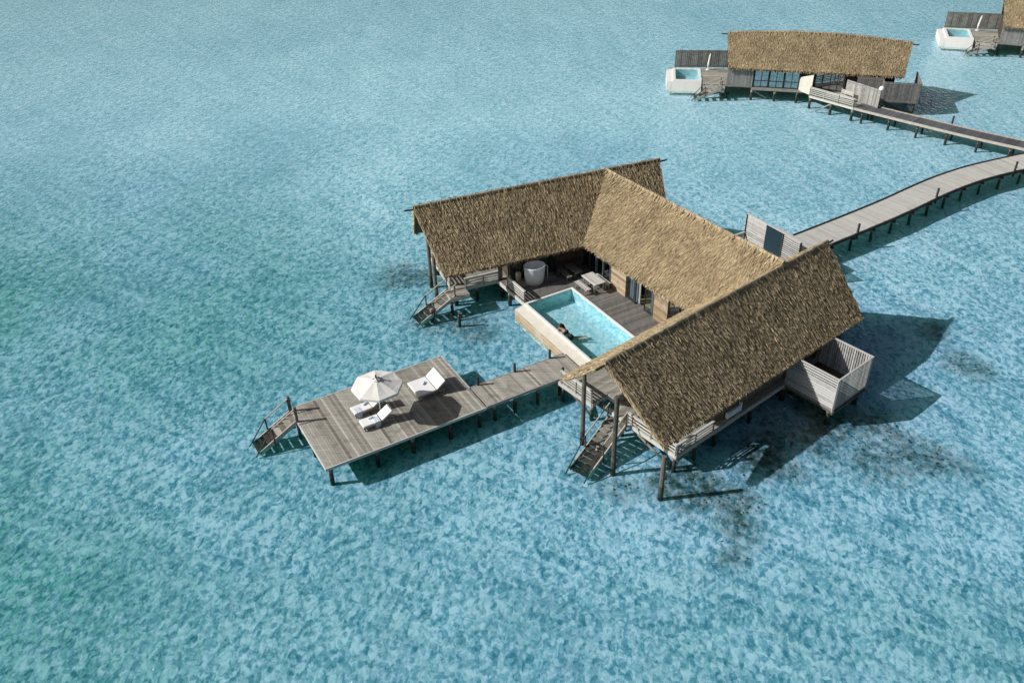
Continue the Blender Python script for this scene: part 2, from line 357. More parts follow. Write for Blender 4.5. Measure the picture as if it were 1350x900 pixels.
def thatch_slope(mb, fr, side, xr, xe, zr, ze, hw, dens=95, y0=0.0, length=(.34, .62), width=(.055, .11), skip=None, sag=.0):
    """one slope of palm thatch: hundreds of overlapping tufts over a dark bed. zr may be a function of x"""
    zf = zr if callable(zr) else (lambda x: zr)
    zmid = zf((xr[0]+xr[1])/2)
    sl = math.hypot(hw, zmid-ze)
    def P(s, t):
        x = (xr[0]+(xr[1]-xr[0])*s)*(1-t)+(xe[0]+(xe[1]-xe[0])*s)*t
        xz = xr[0]+(xr[1]-xr[0])*s
        return fr.p(x, y0+side*hw*t, zf(xz)*(1-t)+ze*t - sag*4*t*(1-t))
    # bed (a solid slab built as top and underside sheets)
    ns, ntt = 12, 4
    def N(s, t):
        e = 1e-3
        n = (P(s+e, t)-P(s-e, t)).cross(P(s, t+e)-P(s, t-e))
        if n.z < 0: n = -n
        return n.normalized()
    g = [[P(i/ns, j/ntt) for i in range(ns+1)] for j in range(ntt+1)]
    th = .26
    o = len(mb.v)
    for lay in (0, th):
        for j in range(ntt+1):
            for i in range(ns+1): mb.v.append(tuple(g[j][i]-N(i/ns, j/ntt)*lay))
    def idx(l, j, i): return o+l*(ns+1)*(ntt+1)+j*(ns+1)+i
    for j in range(ntt):
        for i in range(ns):
            mb.f.append((idx(0, j, i), idx(0, j, i+1), idx(0, j+1, i+1), idx(0, j+1, i))); mb.t.append(.3)
            mb.f.append((idx(1, j, i), idx(1, j+1, i), idx(1, j+1, i+1), idx(1, j, i+1))); mb.t.append(.1)
    for i in range(ns):
        mb.f.append((idx(0, ntt, i), idx(0, ntt, i+1), idx(1, ntt, i+1), idx(1, ntt, i))); mb.t.append(.35)
    for j in range(ntt):
        for i in (0, ns):
            mb.f.append((idx(0, j, i), idx(0, j+1, i), idx(1, j+1, i), idx(1, j, i))); mb.t.append(.55)
    L = abs(xr[1]-xr[0]); n = int(L*sl*dens)
    dx = (P(1, .5)-P(0, .5)).normalized()
    for k in range(n):
        s = random.random(); t = random.random()**.98
        a = P(s, t)
        if skip and skip(a): continue
        nn = N(s, min(max(t, .01), .99)); dn = (P(s, min(1, t+.01))-P(s, max(0, t-.01))).normalized()
        ln = min(random.uniform(*length), (1-t)*sl+random.uniform(.05, .16)); w = random.uniform(*width)/2
        lat = random.gauss(0, .17)
        d = (dn+dx*lat).normalized(); sdv = d.cross(nn).normalized()
        tilt = random.gauss(0, .26); sd2 = (sdv*math.cos(tilt)+nn*math.sin(tilt))
        lift = random.uniform(.02, .09)
        b0 = a-nn*.02; tip = a+d*ln+nn*lift
        cl = noise.noise(Vector((s*L*.9, t*sl*.9, side*7.7+fr.o[0])))*.16
        tone = min(1, max(0, random.gauss(.52, .155)+cl))
        if random.random() < .015: tone = 1.0
        mb.add([b0-sd2*w, b0+sd2*w, tip+sd2*w*.45, tip-sd2*w*.45], [(0, 1, 2, 3)], tone)
    # ragged fringe at the eave and along the gable edges
    for k in range(int(L*42)):
        s = random.random(); a = P(s, 1)+N(s, .99)*random.uniform(-.24, .05)
        if skip and skip(a): continue
        dn = (P(s, 1)-P(s, .9)).normalized(); d = (dn+Vector((0, 0, -random.uniform(0, .55)))+dx*random.gauss(0, .14)).normalized()
        ln = random.uniform(.10, .26); w = random.uniform(.03, .06)
        mb.add([a-dx*w-dn*.12, a+dx*w-dn*.12, a+dx*w*.4+d*ln, a-dx*w*.4+d*ln], [(0, 1, 2, 3)], min(1, max(0, random.gauss(.42, .2))))
    for end in (0, 1):
        for k in range(int(sl*30)):
            t = random.random(); a = P(end, t)-N(end, min(.99, max(.01, t)))*random.uniform(0, .2)
            if skip and skip(a): continue
            dn = (P(end, min(1, t+.02))-P(end, max(0, t-.02))).normalized()
            d = (dn+dx*(1 if end else -1)*random.uniform(.0, .35)+Vector((0, 0, random.uniform(-.2, .05)))).normalized()
            ln = random.uniform(.15, .36); w = .03; sd2 = N(end, .5)
            mb.add([a-sd2*w, a+sd2*w, a+d*ln+sd2*w*.4, a+d*ln-sd2*w*.4], [(0, 1, 2, 3)], min(1, max(0, random.gauss(.55, .2))))

def gable_roof(name, fr, xr, xe, zr, ze, hw, parent, dens, poles=(1, 1), cap=True, back_dens=None, skip=None, y0=0.0, blade=1.0):
    mb = MB(); zf = zr if callable(zr) else (lambda x: zr)
    for side in (-1, 1):
        thatch_slope(mb, fr, side, xr, xe, zr, ze, hw, dens if side == -1 or back_dens is None else back_dens, y0=y0, skip=skip,
                     length=(.26*blade, .52*blade), width=(.035*blade, .075*blade))
    roof = mb.build(name, 'thatch', parent)
    if cap:
        c = MB(); n = 36
        pts = [fr.p(xr[0]-.05+(xr[1]-xr[0]+.1)*i/n, y0, zf(xr[0]+(xr[1]-xr[0])*i/n)+.0+random.uniform(-.012, .012)) for i in range(n+1)]
        c.tube(pts, [.10+random.uniform(-.01, .01) for _ in pts], 10, [random.random() for _ in range(n)])
        for _ in range(int((xr[1]-xr[0])*16)):      # loose ends of the ridge bundle
            s = random.random(); x = xr[0]+(xr[1]-xr[0])*s; side = random.choice((-1, 1)); w = .03
            a = fr.p(x, y0+side*.08, zf(x)+.12); b = fr.p(x+random.uniform(-.1, .1), y0+side*random.uniform(.2, .42), zf(x)-random.uniform(.02, .26))
            dx = fr.p(1, 0)-fr.p(0, 0)
            c.add([a-dx*w, a+dx*w, b+dx*w*.5, b-dx*w*.5], [(0, 1, 2, 3)], random.uniform(.2, 1))
        c.build('ridge_cap', 'ridge', roof)
    for e, on in zip((0, 1), poles):
        if not on: continue
        pl = MB()
        x = xr[0] if e == 0 else xr[1]; dr = -1 if e == 0 else 1
        pl.tube([fr.p(x-dr*.6, y0, zf(x)-.22), fr.p(x+dr*.62, y0, zf(x)-.16)], .06, 8, .1)
        pl.build('ridge_pole', 'pile', roof)
    # rafters carry the slab
    rf = MB(); L = xr[1]-xr[0]; n = int(L/1.5)
    for side in (-1, 1):
        for i in range(n+1):
            s = (i+.15)/(n+.3); x0 = xr[0]+L*s; x1 = xe[0]+(xe[1]-xe[0])*s
            a = fr.p(x0, y0+side*.1, zf(x0)-.42); b = fr.p(x1, y0+side*(hw-.12), ze-.26)
            if skip and (skip(a) or skip(b)): continue
            rf.tube([a, b], .06, 6, random.uniform(.1, .4))
    rf.build('rafters', 'pile', roof)
    return roof

# ================================================================== SETTING
# sea bed: one sheet to the horizon, fine near the villas
def axis(lo, hi, step, far):
    a = []; x = lo
    while x < hi: a.append(x); x += step
    a.append(hi)
    s = step*1.5; x = hi
    while x < far: x += s; a.append(x); s *= 1.35
    s = step*1.5; x = lo; pre = []
    while x > -far: x -= s; pre.append(x); s *= 1.35
    return pre[::-1]+a
def sstep(a, b, x):
    t = min(1, max(0, (x-a)/(b-a))); return t*t*(3-2*t)
REEF = [(8.8, 31.6, 2.6, .8), (10.4, 29.2, 1.7, .75), (10.0, 27.3, .9, .6), (13.0, 33.6, 2.2, 1.0), (11.2, 31.0, 1.6, .7), (19.4, 33.8, 2.7, .6), (22.0, 33.2, 1.9, .6),
        (16.6, 36.2, 3.0, .9), (19.5, 36.2, 2.0, .7), (27.3, 41.4, 1.7, .55), (27.0, 45.3, 1.3, .7), (-7.4, 53.6, 2.2, .6), (-3.0, 47.0, 2.4, .55), (-5.4, 47.3, 1.6, .5),
        (-5.0, 54.5, 2.0, .5), (5.4, 31.6, 1.4, .45)]
sh_ = []
xs = axis(-34, 40, .5, 2600); ys = axis(14, 74, .5, 2600)
sv = []; rv = []; wv = []
for y in ys:
    for x in xs:
        n = noise.fractal(Vector((x*.35, y*.35, 3.1)), 1.0, 2.0, 5)
        r = 0
        if -40 < x < 42 and 15 < y < 60:
            for cx, cy, rad, k in REEF:
                d = math.hypot(x-cx, y-cy)/rad
                if d < 1.9: r = max(r, k*sstep(1.15, .35, d+n*.55))
        n2 = noise.fractal(Vector((x*.045, y*.06, 9.7)), 1.0, 2.0, 4)
        w = sstep(12, -26, x+n2*14)*sstep(84, 52, y+n2*16)*.95
        w = max(w, .42*sstep(31, 22, y+n2*6))
        w *= .75+.9*n2
        # paler with distance: sky sheen on the far water put into the sand
        sh_.append(sstep(44, 90, y+n2*18+max(0, x)*.35)*(.8+.4*n2)); sv.append((x, y, ZB+.06*n)); rv.append(r); wv.append(max(0, min(1, w)))
nx = len(xs)
fs = [(j*nx+i, j*nx+i+1, (j+1)*nx+i+1, (j+1)*nx+i) for j in range(len(ys)-1) for i in range(nx-1)]
me = bpy.data.meshes.new('seabed'); me.from_pydata(sv, [], fs)
for nm, vals in (('reef', rv), ('weed', wv), ('far_sheen', sh_)):
    a = me.attributes.new(nm, 'FLOAT', 'POINT'); a.data.foreach_set('value', vals)
me.materials.append(MAT['sand']); me.polygons.foreach_set('use_smooth', [True]*len(me.polygons))
bed = bpy.data.objects.new('seabed', me); COL.objects.link(bed); tag(bed, 'pale sandy lagoon floor seen through shallow water', 'seabed', kind='structure')
me = bpy.data.meshes.new('water'); S = 2600
me.from_pydata([(-S, -S, 0), (S, -S, 0), (S, S, 0), (-S, S, 0)], [], [(0, 1, 2, 3)]); me.materials.append(MAT['sea'])
sea = bpy.data.objects.new('water', me); COL.objects.link(sea); tag(sea, 'clear turquoise rippled lagoon water', 'water', kind='structure')

# coral rubble lying on the bed in the dark patches
mb = MB()
for cx, cy, rad, k in REEF:
    for _ in range(int(rad*rad*k*14)):
        a = random.uniform(0, 6.283); d = rad*random.random()**.7*.8
        x, y = cx+d*math.cos(a), cy+d*math.sin(a); r = random.uniform(.04, .10)
        n = 6; o = len(mb.v); hgt = r*random.uniform(.3, .7); z = ZB-.02
        for rr, zz in ((1, 0), (.85, .6), (.35, 1)):
            for q in range(n):
                th = 6.283*q/n+a; j = random.uniform(.75, 1.2)
                mb.v.append((x+rr*r*j*math.cos(th), y+rr*r*j*math.sin(th), z+zz*hgt))
        t = random.random()
        for l in range(2):
            for q in range(n): mb.f.append((o+l*n+q, o+l*n+(q+1) % n, o+(l+1)*n+(q+1) % n, o+(l+1)*n+q)); mb.t.append(t)
        mb.f.append(tuple(o+2*n+q for q in range(n))); mb.t.append(t)
tag(mb.build('coral_rubble', 'coral'), 'dark broken coral scattered over the sand below the villa', 'coral', kind='stuff')

# ================================================================== MAIN VILLA
V = thing('thatched_villa', 'large near villa of three steep thatched wings around a pool court', 'villa', (*M.p(29, 38)[:2], ZB))
ZRA, ZRC, ZE = ZD+5.5, ZD+5.25, ZD+1.8
def under_A(p):   # hides tufts of the joining wing that would sit inside the other two
    for f, L_, zr, hw in ((FA, 18.0, ZRA, 3.6), (FC, 18.3, ZRC, 3.85)):
        dx, dy = p.x-f.o[0], p.y-f.o[1]; x = dx*f.c+dy*f.s; y = -dx*f.s+dy*f.c
        if .7 < x < L_-.9 and abs(y) < hw-.15 and p.z < zr+(ZE-zr)*abs(y)/hw-.18: return True
    return False
gable_roof('roof', FA, (0, 18.0), (.72, 17.2), ZRA, ZE+.25, 3.38, V, 185, back_dens=60)
gable_roof('roof', FC, (0, 18.3), (.55, 17.5), ZRC, ZE+.25, 3.58, V, 190, back_dens=130)
gable_roof('roof', FB, (0, 16.0), (-1, 17.0), ZRA-.02, ZE+.3, 3.92, V, 185, poles=(0, 0), back_dens=60, skip=under_A)

# floors (one part each, boards inside the mesh)
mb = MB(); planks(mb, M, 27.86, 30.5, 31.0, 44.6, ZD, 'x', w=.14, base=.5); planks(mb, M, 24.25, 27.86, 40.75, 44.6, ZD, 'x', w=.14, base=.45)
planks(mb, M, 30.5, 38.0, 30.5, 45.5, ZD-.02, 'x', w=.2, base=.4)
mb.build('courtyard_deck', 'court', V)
mb = MB(); planks(mb, FA, 1.7, 17.0, -1.95, 2.9, ZD+.004, 'x', w=.14); planks(mb, FA, 1.15, 2.5, -2.95, -1.97, ZD+.002, 'x', w=.14)
planks(mb, FA, 5.15, 8.6, -3.6, -1.97, ZD+.006, 'x', w=.14)
mb.build('back_wing_deck', 'grey', V)
mb = MB(); planks(mb, FC, 2.35, 17.0, -3.05, 1.5, ZD+.004, 'x', w=.14, base=.5); planks(mb, FC, 3.2, 8.5, 1.5, 2.75, ZD+.004, 'x', w=.14); planks(mb, FC, 2.0, 5.6, 2.75, 5.45, ZD+.004, 'x', w=.14)
mb.build('front_wing_deck', 'grey', V)
# edge beams under the floors
mb = MB()
for fr, p, q in [(FA, (1.7, -1.93), (5.2, -1.93)), (FA, (1.7, -1.9), (1.7, 2.9)), (FC, (2.33, -3.03), (2.33, 1.5)), (FC, (2.3, -3.05), (11.4, -3.05)), (FC, (1.98, 2.75), (1.98, 5.45)),
                 (FC, (1.98, 2.73), (3.2, 2.73)), (FC, (3.2, 1.5), (3.2, 2.73)), (M, (24.22, 40.8), (24.22, 44.4)), (FA, (5.2, -3.6), (5.2, -1.95)), (FA, (1.15, -2.95), (1.15, -1.97)), (FA, (1.15, -2.95), (2.5, -2.95))]:
    mb = MB(); mb.beam(fr.p(*p, ZD-.17), fr.p(*q, ZD-.17), .07, .24, random.uniform(.6, .95)); mb.build('edge_beam', 'rail', V)
mb = MB()
for x in (2.6, 5.5, 8.5, 11.5, 14.5, 16.8):
    mb.beam(FA.p(x, -1.9, ZD-.32), FA.p(x, 2.9, ZD-.32), .14, .2, .2); mb.beam(FC.p(x, -3.0, ZD-.32), FC.p(x, 2.7, ZD-.32), .14, .2, .2)
for w in (33, 36, 39, 42, 44.4): mb.beam(M.p(24.3, w, ZD-.32) if w > 40.8 else M.p(27.9, w, ZD-.32), M.p(37.8, w, ZD-.32), .14, .2, .2)
mb.build('joists', 'pile', V)

# walls
def wall_poly(fr, pts, z0, heights, th, parent, name, mat, tone=.5, board=.0):
    """upright panel along pts[0]-pts[1] in frame fr; heights at both ends; boards run level"""
    a = fr.p(*pts[0]); b = fr.p(*pts[1]); d = (b-a).normalized(); s = Vector((-d.y, d.x, 0))*th/2
    mb = MB()
    if board:
        hmax = min(heights); n = max(1, round((hmax-z0)/board)); bh = (hmax-z0)/n
        for i in range(n):
            q0, q1 = z0+i*bh+.006, z0+(i+1)*bh-.006
            mb.hexa([a-s+Vector((0, 0, q0)), b-s+Vector((0, 0, q0)), b+s+Vector((0, 0, q0)), a+s+Vector((0, 0, q0))],
                    [a-s+Vector((0, 0, q1)), b-s+Vector((0, 0, q1)), b+s+Vector((0, 0, q1)), a+s+Vector((0, 0, q1))], min(1, max(0, random.gauss(tone, .22))))
    else:
        mb.hexa([a-s+Vector((0, 0, z0)), b-s+Vector((0, 0, z0)), b+s+Vector((0, 0, z0)), a+s+Vector((0, 0, z0))],
                [a-s+Vector((0, 0, heights[0])), b-s+Vector((0, 0, heights[1])), b+s+Vector((0, 0, heights[1])), a+s+Vector((0, 0, heights[0]))], tone)
    return mb.build(name, mat, parent)
def gable_wall(fr, x, hw, zr, ze, half, parent, mat='brown'):
    mb = MB(); zt = lambda y: zr-.5+(ze-zr)*abs(y)/half
    n = 26; wdt = 2*hw/n
    for i in range(n):
        y0 = -hw+i*wdt; y1 = y0+wdt-.008
        b = [fr.p(x, y0, ZD), fr.p(x+.1, y0, ZD), fr.p(x+.1, y1, ZD), fr.p(x, y1, ZD)]
        t = [fr.p(x, y0, zt(y0)), fr.p(x+.1, y0, zt(y0)), fr.p(x+.1, y1, zt(y1)), fr.p(x, y1, zt(y1))]
        mb.hexa(b, t, random.uniform(.3, .8))
    return mb.build('gable_wall', mat, parent)
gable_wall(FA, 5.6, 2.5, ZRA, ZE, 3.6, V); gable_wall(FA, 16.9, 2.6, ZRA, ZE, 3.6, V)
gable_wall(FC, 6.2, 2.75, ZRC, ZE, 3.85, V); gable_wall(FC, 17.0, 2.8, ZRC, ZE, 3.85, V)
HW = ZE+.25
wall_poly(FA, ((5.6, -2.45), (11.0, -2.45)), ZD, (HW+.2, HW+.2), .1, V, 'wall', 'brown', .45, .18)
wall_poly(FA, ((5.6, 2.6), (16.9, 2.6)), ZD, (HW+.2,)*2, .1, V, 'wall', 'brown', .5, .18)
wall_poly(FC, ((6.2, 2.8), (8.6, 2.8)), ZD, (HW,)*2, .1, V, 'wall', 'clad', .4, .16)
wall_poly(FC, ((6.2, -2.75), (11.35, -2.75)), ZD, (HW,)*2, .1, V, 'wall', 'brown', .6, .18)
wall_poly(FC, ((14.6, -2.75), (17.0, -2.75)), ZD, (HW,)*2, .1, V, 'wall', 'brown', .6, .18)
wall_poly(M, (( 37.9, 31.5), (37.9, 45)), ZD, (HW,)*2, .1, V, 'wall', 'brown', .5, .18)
# facade to the pool court, u = 30.15
U0 = 30.15
def door_leaf(w0, w1, parent, curtain, name='glass_door', u=U0):
    mb = MB(); z0, z1 = ZD+.02, ZE+.12
    for a in (w0, w1): mb.beam(M.p(u, a, z0), M.p(u, a, z1), .07, .07, .3)
    for z in (z0+.06, z1-.05): mb.beam(M.p(u, w0, z), M.p(u, w1, z), .06, .09, .3)
    d = mb.build(name, 'metal', parent)
    g = MB(); g.box(M, u-.008, u+.008, min(w0, w1)+.03, max(w0, w1)-.03, z0+.1, z1-.1, .5); g.build('pane', 'glass', d)
    for (c0, c1) in curtain:
        c = MB(); n = 14; o = len(c.v); a0 = w0+(w1-w0)*c0; a1 = w0+(w1-w0)*c1
        for i in range(n+1):
            a = a0+(a1-a0)*i/n; uu = u+.17+.05*math.sin(i*2.4)
            c.v.append(tuple(M.p(uu, a, z0+.06))); c.v.append(tuple(M.p(uu, a, z1-.04)))
        for i in range(n): c.f.append((2*i, 2*i+2, 2*i+3, 2*i+1)); c.t.append(random.uniform(.2, 1))
        c.build('curtain', 'curtain', d)
    return d
for k in range(4):      # dark glazing beside the back wing
    a = 42.9-k*.82
    door_leaf(a, a-.80, V, [(.55, .8)] if k in (1, 2, 3) else [], 'window')
wall_poly(M, ((U0, 39.55), (U0, 37.95)), ZD, (HW,)*2, .12, V, 'wall', 'clad', .4, .2)
door_leaf(37.9, 36.95, V, [(.15, .55), (.7, 1.0)]); door_leaf(36.0, 35.15, V, [(.45, 1.0)]); 
c = MB(); n = 8
for i in range(n+1):
    uu = U0+.2+.05*math.sin(i*2.1); a = 36.9-.22*i/n; c.v += [tuple(M.p(uu, a, ZD+.05)), tuple(M.p(uu, a, ZE+.1))]
for i in range(n): c.f.append((2*i, 2*i+2, 2*i+3, 2*i+1)); c.t.append(random.uniform(.5, 1))
c.build('curtain', 'curtain', V)
wall_poly(M, ((U0, 35.1), (U0, 33.75)), ZD, (HW,)*2, .12, V, 'wall', 'clad', .35, .2)
door_leaf(33.7, 32.8, V, [], 'window')
mb = MB(); mb.box(M, 30.6, 32.6, 35.3, 37.6, ZD, ZD+.04, .6); mb.build('floor_mat', 'straw', V)
for w in (43.0, 39.6, 37.93, 35.12, 33.72, 32.75):
    mb = MB(); mb.beam(M.p(U0-.01, w, ZD), M.p(U0-.01, w, ZE+.2), .13, .13, random.uniform(.1, .5)); mb.build('door_post', 'pile', V)
# dark glazing of the back wing behind the tub
def glaz(fr, x0, x1, y, parent):
    f = MB(); z0, z1 = ZD+.02, ZE+.1
    for x in (x0, (x0+x1)/2, x1): f.beam(fr.p(x, y, z0), fr.p(x, y, z1), .07, .07, .3)
    for z in (z0+.05, z1): f.beam(fr.p(x0, y, z), fr.p(x1, y, z), .06, .08, .3)
    w = f.build('window', 'metal', parent)
    g = MB(); g.box(fr, x0+.03, x1-.03, y-.008, y+.008, z0+.1, z1-.05, .5); g.build('pane', 'glass', w)
MAT['sky_glass'] = glass_mat('sky_glass', (.75, .83, .86), .42)
glaz(FA, 5.75, 6.7, -2.54, V); glaz(FA, 7.4, 8.9, -2.54, V)

# railings
rail(FA, (2.55, -1.93), (5.15, -1.93), V, z=ZD-.25, h=.85, slats=4)
rail(FA, (1.72, -1.3), (1.72, 2.85), V, h=.85)
rail(M, (24.28, 43.1), (24.28, 40.95), V, h=.8, slats=4)
rail(FC, (2.33, -3.0), (2.33, .35), V, h=.62, slats=3)
rail(FC, (2.4, -3.02), (5.2, -3.02), V, h=.6, slats=3)
rail(FC, (2.0, 2.8), (2.0, 5.2), V, h=.8, slats=4)
# stairs to the water
stairs((-3.85, 49.0), (-6.45, 47.3), 1.02, 8, V)
stairs((5.55, 35.55), (3.0, 32.5), 1.12, 11, V)
# gable posts and piles
def post(x, y, h, parent, r=.13):
    mb = MB(); z1 = ZB+.15+h
    mb.tube([(x, y, ZB-.1), (x, y, -.02), (x, y, .45), (x, y, z1)], [r*1.05, r*1.05, r, r*.9], 10, [.05, .2, random.uniform(.35, .6)])
    return mb.build('gable_post', 'pile', parent)
for x, y, h in ((-5.52, 52.09, 3.75), (-4.99, 49.81, 3.75), (3.65, 35.32, 4.55), (5.03, 32.88, 5.0), (7.19, 31.0, 2.75)): post(x, y, h, V)
for fr, x, y in [(FA, 1.9, -1.8), (FA, 2.0, 2.7), (FA, 5.2, -1.85), (FA, 5.3, 2.7), (FA, 8.7, 2.7), (FA, 12, 2.7), (FA, 16.5, 2.7), (FA, 16.5, -2), (FA, 4.2, .5), (FA, 8.7, 0),
                 (FA, 1.25, -2.85), (FC, 2.5, -2.85), (FC, 2.5, .9), (FC, 5.6, -2.9), (FC, 8.6, -2.9), (FC, 11.6, -2.9), (FC, 14.6, -2.9), (FC, 16.8, -2.9), (FC, 16.8, 2.5), (FC, 2.15, 5.2),
                 (FC, 2.15, 2.9), (FC, 5.5, 2.6), (FC, 3.4, 1.6), (FC, 4.0, -2.9), (FC, 3.9, 4.2), (FA, 3.4, -1.8), (FC, 6.5, .3), (FC, 9.5, .3), (FC, 13, .3), (M, 24.35, 43.0), (M, 24.5, 44.3), (M, 24.6, 34.0), (M, 27.3, 42.5), (M, 31, 42), (M, 31, 38), (M, 31, 34), (M, 36.5, 45), (M, 36.5, 40), (M, 36.5, 35)]:
    p = fr.p(x, y); pile(p.x, p.y, ZD-.28, V, r=random.uniform(.1, .14))
for x, y in ((-3.37, 47.02), (-5.2, 47.6), (4.3, 33.9)): pile(x, y, .55, V, r=.09)
mb = MB()
for a, b in [((FC, 2.5, .6, ZD-.3), (FC, 2.5, -2.6, -.35)), ((FC, 2.6, -2.8, .0), (FC, 5.5, -2.8, ZD-.35)), ((FC, 8.7, -2.9, ZD-.35), (FC, 6.0, -2.6, -.1)), ((FA, 2.0, -1.8, ZD-.3), (FA, 2.4, .6, -.3)), ((FA, 5.2, -1.8, ZD-.3), (FA, 5.2, 1.2, -.3)),
             ((FC, 2.2, 5.0, ZD-.3), (FC, 2.2, 3.1, -.2)), ((FC, 2.5, -2.7, ZD-.3), (FC, 4.0, -2.8, -.2)), ((FA, 2.0, -1.8, ZD-.3), (FA, 3.4, -1.8, -.2)),
             ((FC, 2.3, 1.4, .05), (FC, 4.0, 1.2, .35))]:
    mb = MB(); mb.tube([a[0].p(*a[1:]), b[0].p(*b[1:])], .075, 7, random.uniform(.4, .9)); mb.build('brace', 'pile', V)
# corner post at the court
mb = MB(); mb.beam(M.p(24.4, 44.3, ZD-.1), M.p(24.4, 44.3, ZE+.1), .3, .3, .55); mb.build('corner_post', 'brown', V)

# slatted outdoor bathroom on the far side of the front wing
bx0, bx1, by0, by1, bz0, bz1 = 11.4, 14.6, -6.1, -3.0, ZD-.05, ZD+1.9
mb = MB()
mb.box(FC, bx0, bx1, by0, by1, bz0-.14, bz0, .3)
n = 12
for i in range(n):        # level boards on the seaward side
    z = bz0+.02+(bz1-bz0-.04)*i/n; mb.box(FC, bx0, bx0+.03, by0, by1, z, z+(bz1-bz0)/n-(.035 if i < 8 else .075), random.uniform(.6, 1.3))
n = 22
for i in range(n):        # upright battens on the side to the lagoon and the far side
    x = bx0+.06+(bx1-bx0-.1)*i/n; mb.box(FC, x, x+.088, by0, by0+.03, bz0, bz1, random.uniform(.35, .8))
    y = by0+.05+(by1-by0-.06)*i/n; mb.box(FC, bx1-.03, bx1, y, y+.085, bz0, bz1, random.uniform(.4, .9))
mb.box(FC, bx0-.03, bx0+.06, by0-.03, by1, bz1, bz1+.05, .95); mb.box(FC, bx1-.06, bx1+.04, by0-.03, by1, bz1, bz1+.05, .85); mb.box(FC, bx0+.062, bx1-.062, by0-.04, by0+.06, bz1, bz1+.05, .75)
mb.beam(FC.p(bx0, by0, bz0-.2), FC.p(bx0, by0, bz1), .1, .1, .7); mb.beam(FC.p(bx1, by0, bz0-.2), FC.p(bx1, by0, bz1), .1, .1, .5)
enc = mb.build('bath_enclosure', 'slat', V)
mb = MB(); planks(mb, FC, bx0+.06, bx1-.06, by0+.05, by1, bz0+.035, 'y', w=.15); mb.build('floor', 'brown', enc)  # eave shade inside the box put into the dark floor colour
mb = MB(); mb.beam(FC.p(bx0, by0+.02, bz0-.3), FC.p(bx1, by0+.02, bz0-.3), .12, .16, .4); mb.beam(FC.p(bx0+.1, by0, bz0-.24), FC.p(bx0+.1, by1, bz0-.24), .12, .16, .4); mb.build('bearer', 'pile', enc)
for x, y in ((bx0+.25, by0+.3), (bx1-.25, by0+.3)):
    p = FC.p(x, y); pile(p.x, p.y, bz0-.16, V, r=.13)

# white bench cushion on the narrow side deck
mb = MB(); mb.box(FC, 6.4, 7.5, -3.0, -2.82, ZD+.05, ZD+.42, .8); mb.box(FC, 7.5, 7.58, -3.02, -2.82, ZD+.03, ZD+.6, .9)
tag(mb.build('bench', 'cushion', None, bevel=.03), 'small white bench tucked under the front eave by the slatted bathroom', 'bench')

# ------------------------------------------------------------------ pool of the main villa
P1 = thing('plunge_pool', 'large rectangular pool with cream rim and timber clad outer side', 'swimming pool', (*M.p(26, 36.5)[:2], 0))
pu0, pu1, pw0, pw1 = 24.1, 27.84, 32.5, 40.72; rz = ZD+.1
mb = MB(); fz = ZD-.75; r_ = .17
# inside faces of the basin
e_ = .004; c4 = [(pu0+r_+e_, pw0+r_+e_), (pu1-r_-e_, pw0+r_+e_), (pu1-r_-e_, pw1-r_-e_), (pu0+r_+e_, pw1-r_-e_)]
lo = [M.p(a, b, fz) for a, b in c4]; hi = [M.p(a, b, rz-.03) for a, b in c4]
mb.add(lo+hi, [(0, 1, 2, 3), (0, 4, 5, 1), (1, 5, 6, 2), (2, 6, 7, 3), (3, 7, 4, 0)], .5)
# underwater bench along the near end
mb.box(M, pu0+r_+.008, pu1-r_-.008, pw0+r_+.008, pw0+1.1, fz+.004, fz+.42, .7)
basin = mb.build('basin', 'tile', P1)
mb = MB()
mb.box(M, pu0, pu0+r_, pw0, pw1, fz-.15, rz, .6); mb.box(M, pu1-r_, pu1, pw0, pw1, fz-.15, rz+.004, .9)
mb.box(M, pu0+r_, pu1-r_, pw1-r_, pw1, fz-.15, rz+.002, .8); mb.box(M, pu0+r_, pu1-r_, pw0, pw0+r_, fz-.15, rz+.002, .8)
mb.box(M, pu0+r_, pu1-r_, pw0+r_, pw1-r_, fz-.15, fz-.004, .3)
mb.build('rim', 'white', P1, bevel=.02)
mb = MB(); lu = 23.42     # sloping overflow ledge on the sea side
mb.hexa([M.p(lu, pw0-.2, ZD-.32), M.p(pu0-.003, pw0-.2, ZD-.32), M.p(pu0-.003, pw1-.02, ZD-.32), M.p(lu, pw1-.02, ZD-.32)],
        [M.p(lu, pw0-.2, ZD-.12), M.p(pu0-.003, pw0-.2, ZD-.02), M.p(pu0-.003, pw1-.02, ZD-.02), M.p(lu, pw1-.02, ZD-.12)], .7)
mb.build('ledge', 'cream', P1)
mb = MB(); n = 6
for i in range(n):
    z0 = -.08+(ZD-.14+.08)*i/n; mb.box(M, lu-.035, lu+.0, pw0-.2, pw1-.02, z0, z0+(ZD-.06)/n-.012, [.75, .25, .6, .4, .65, .5][i])
mb.box(M, lu+.003, pu0-.003, pw1-.06, pw1-.02, -.08, ZD-.325, .5); mb.box(M, lu+.003, pu0-.003, pw0-.2, pw0-.15, -.08, ZD-.325, .5)
mb.build('cladding', 'clad', P1)
mb = MB(); mb.box(M, lu-.05, lu+.0, pw0-.2, pw1-.02, -.17, -.09, .9); mb.build('bottom_edge', 'white', P1)
mb = MB(); mb.add([M.p(a, b, rz-.045) for a, b in ((pu0+r_, pw0+r_), (pu1-r_, pw0+r_), (pu1-r_, pw1-r_), (pu0+r_, pw1-r_))], [(0, 1, 2, 3)], .5)
mb.build('pool_water', 'poolwater', P1)
for w in (34.0, 37, 40): 
    for u in (24.6, 27.2):
        q = M.p(u, w); pile(q.x, q.y, fz-.16, P1, r=.14)

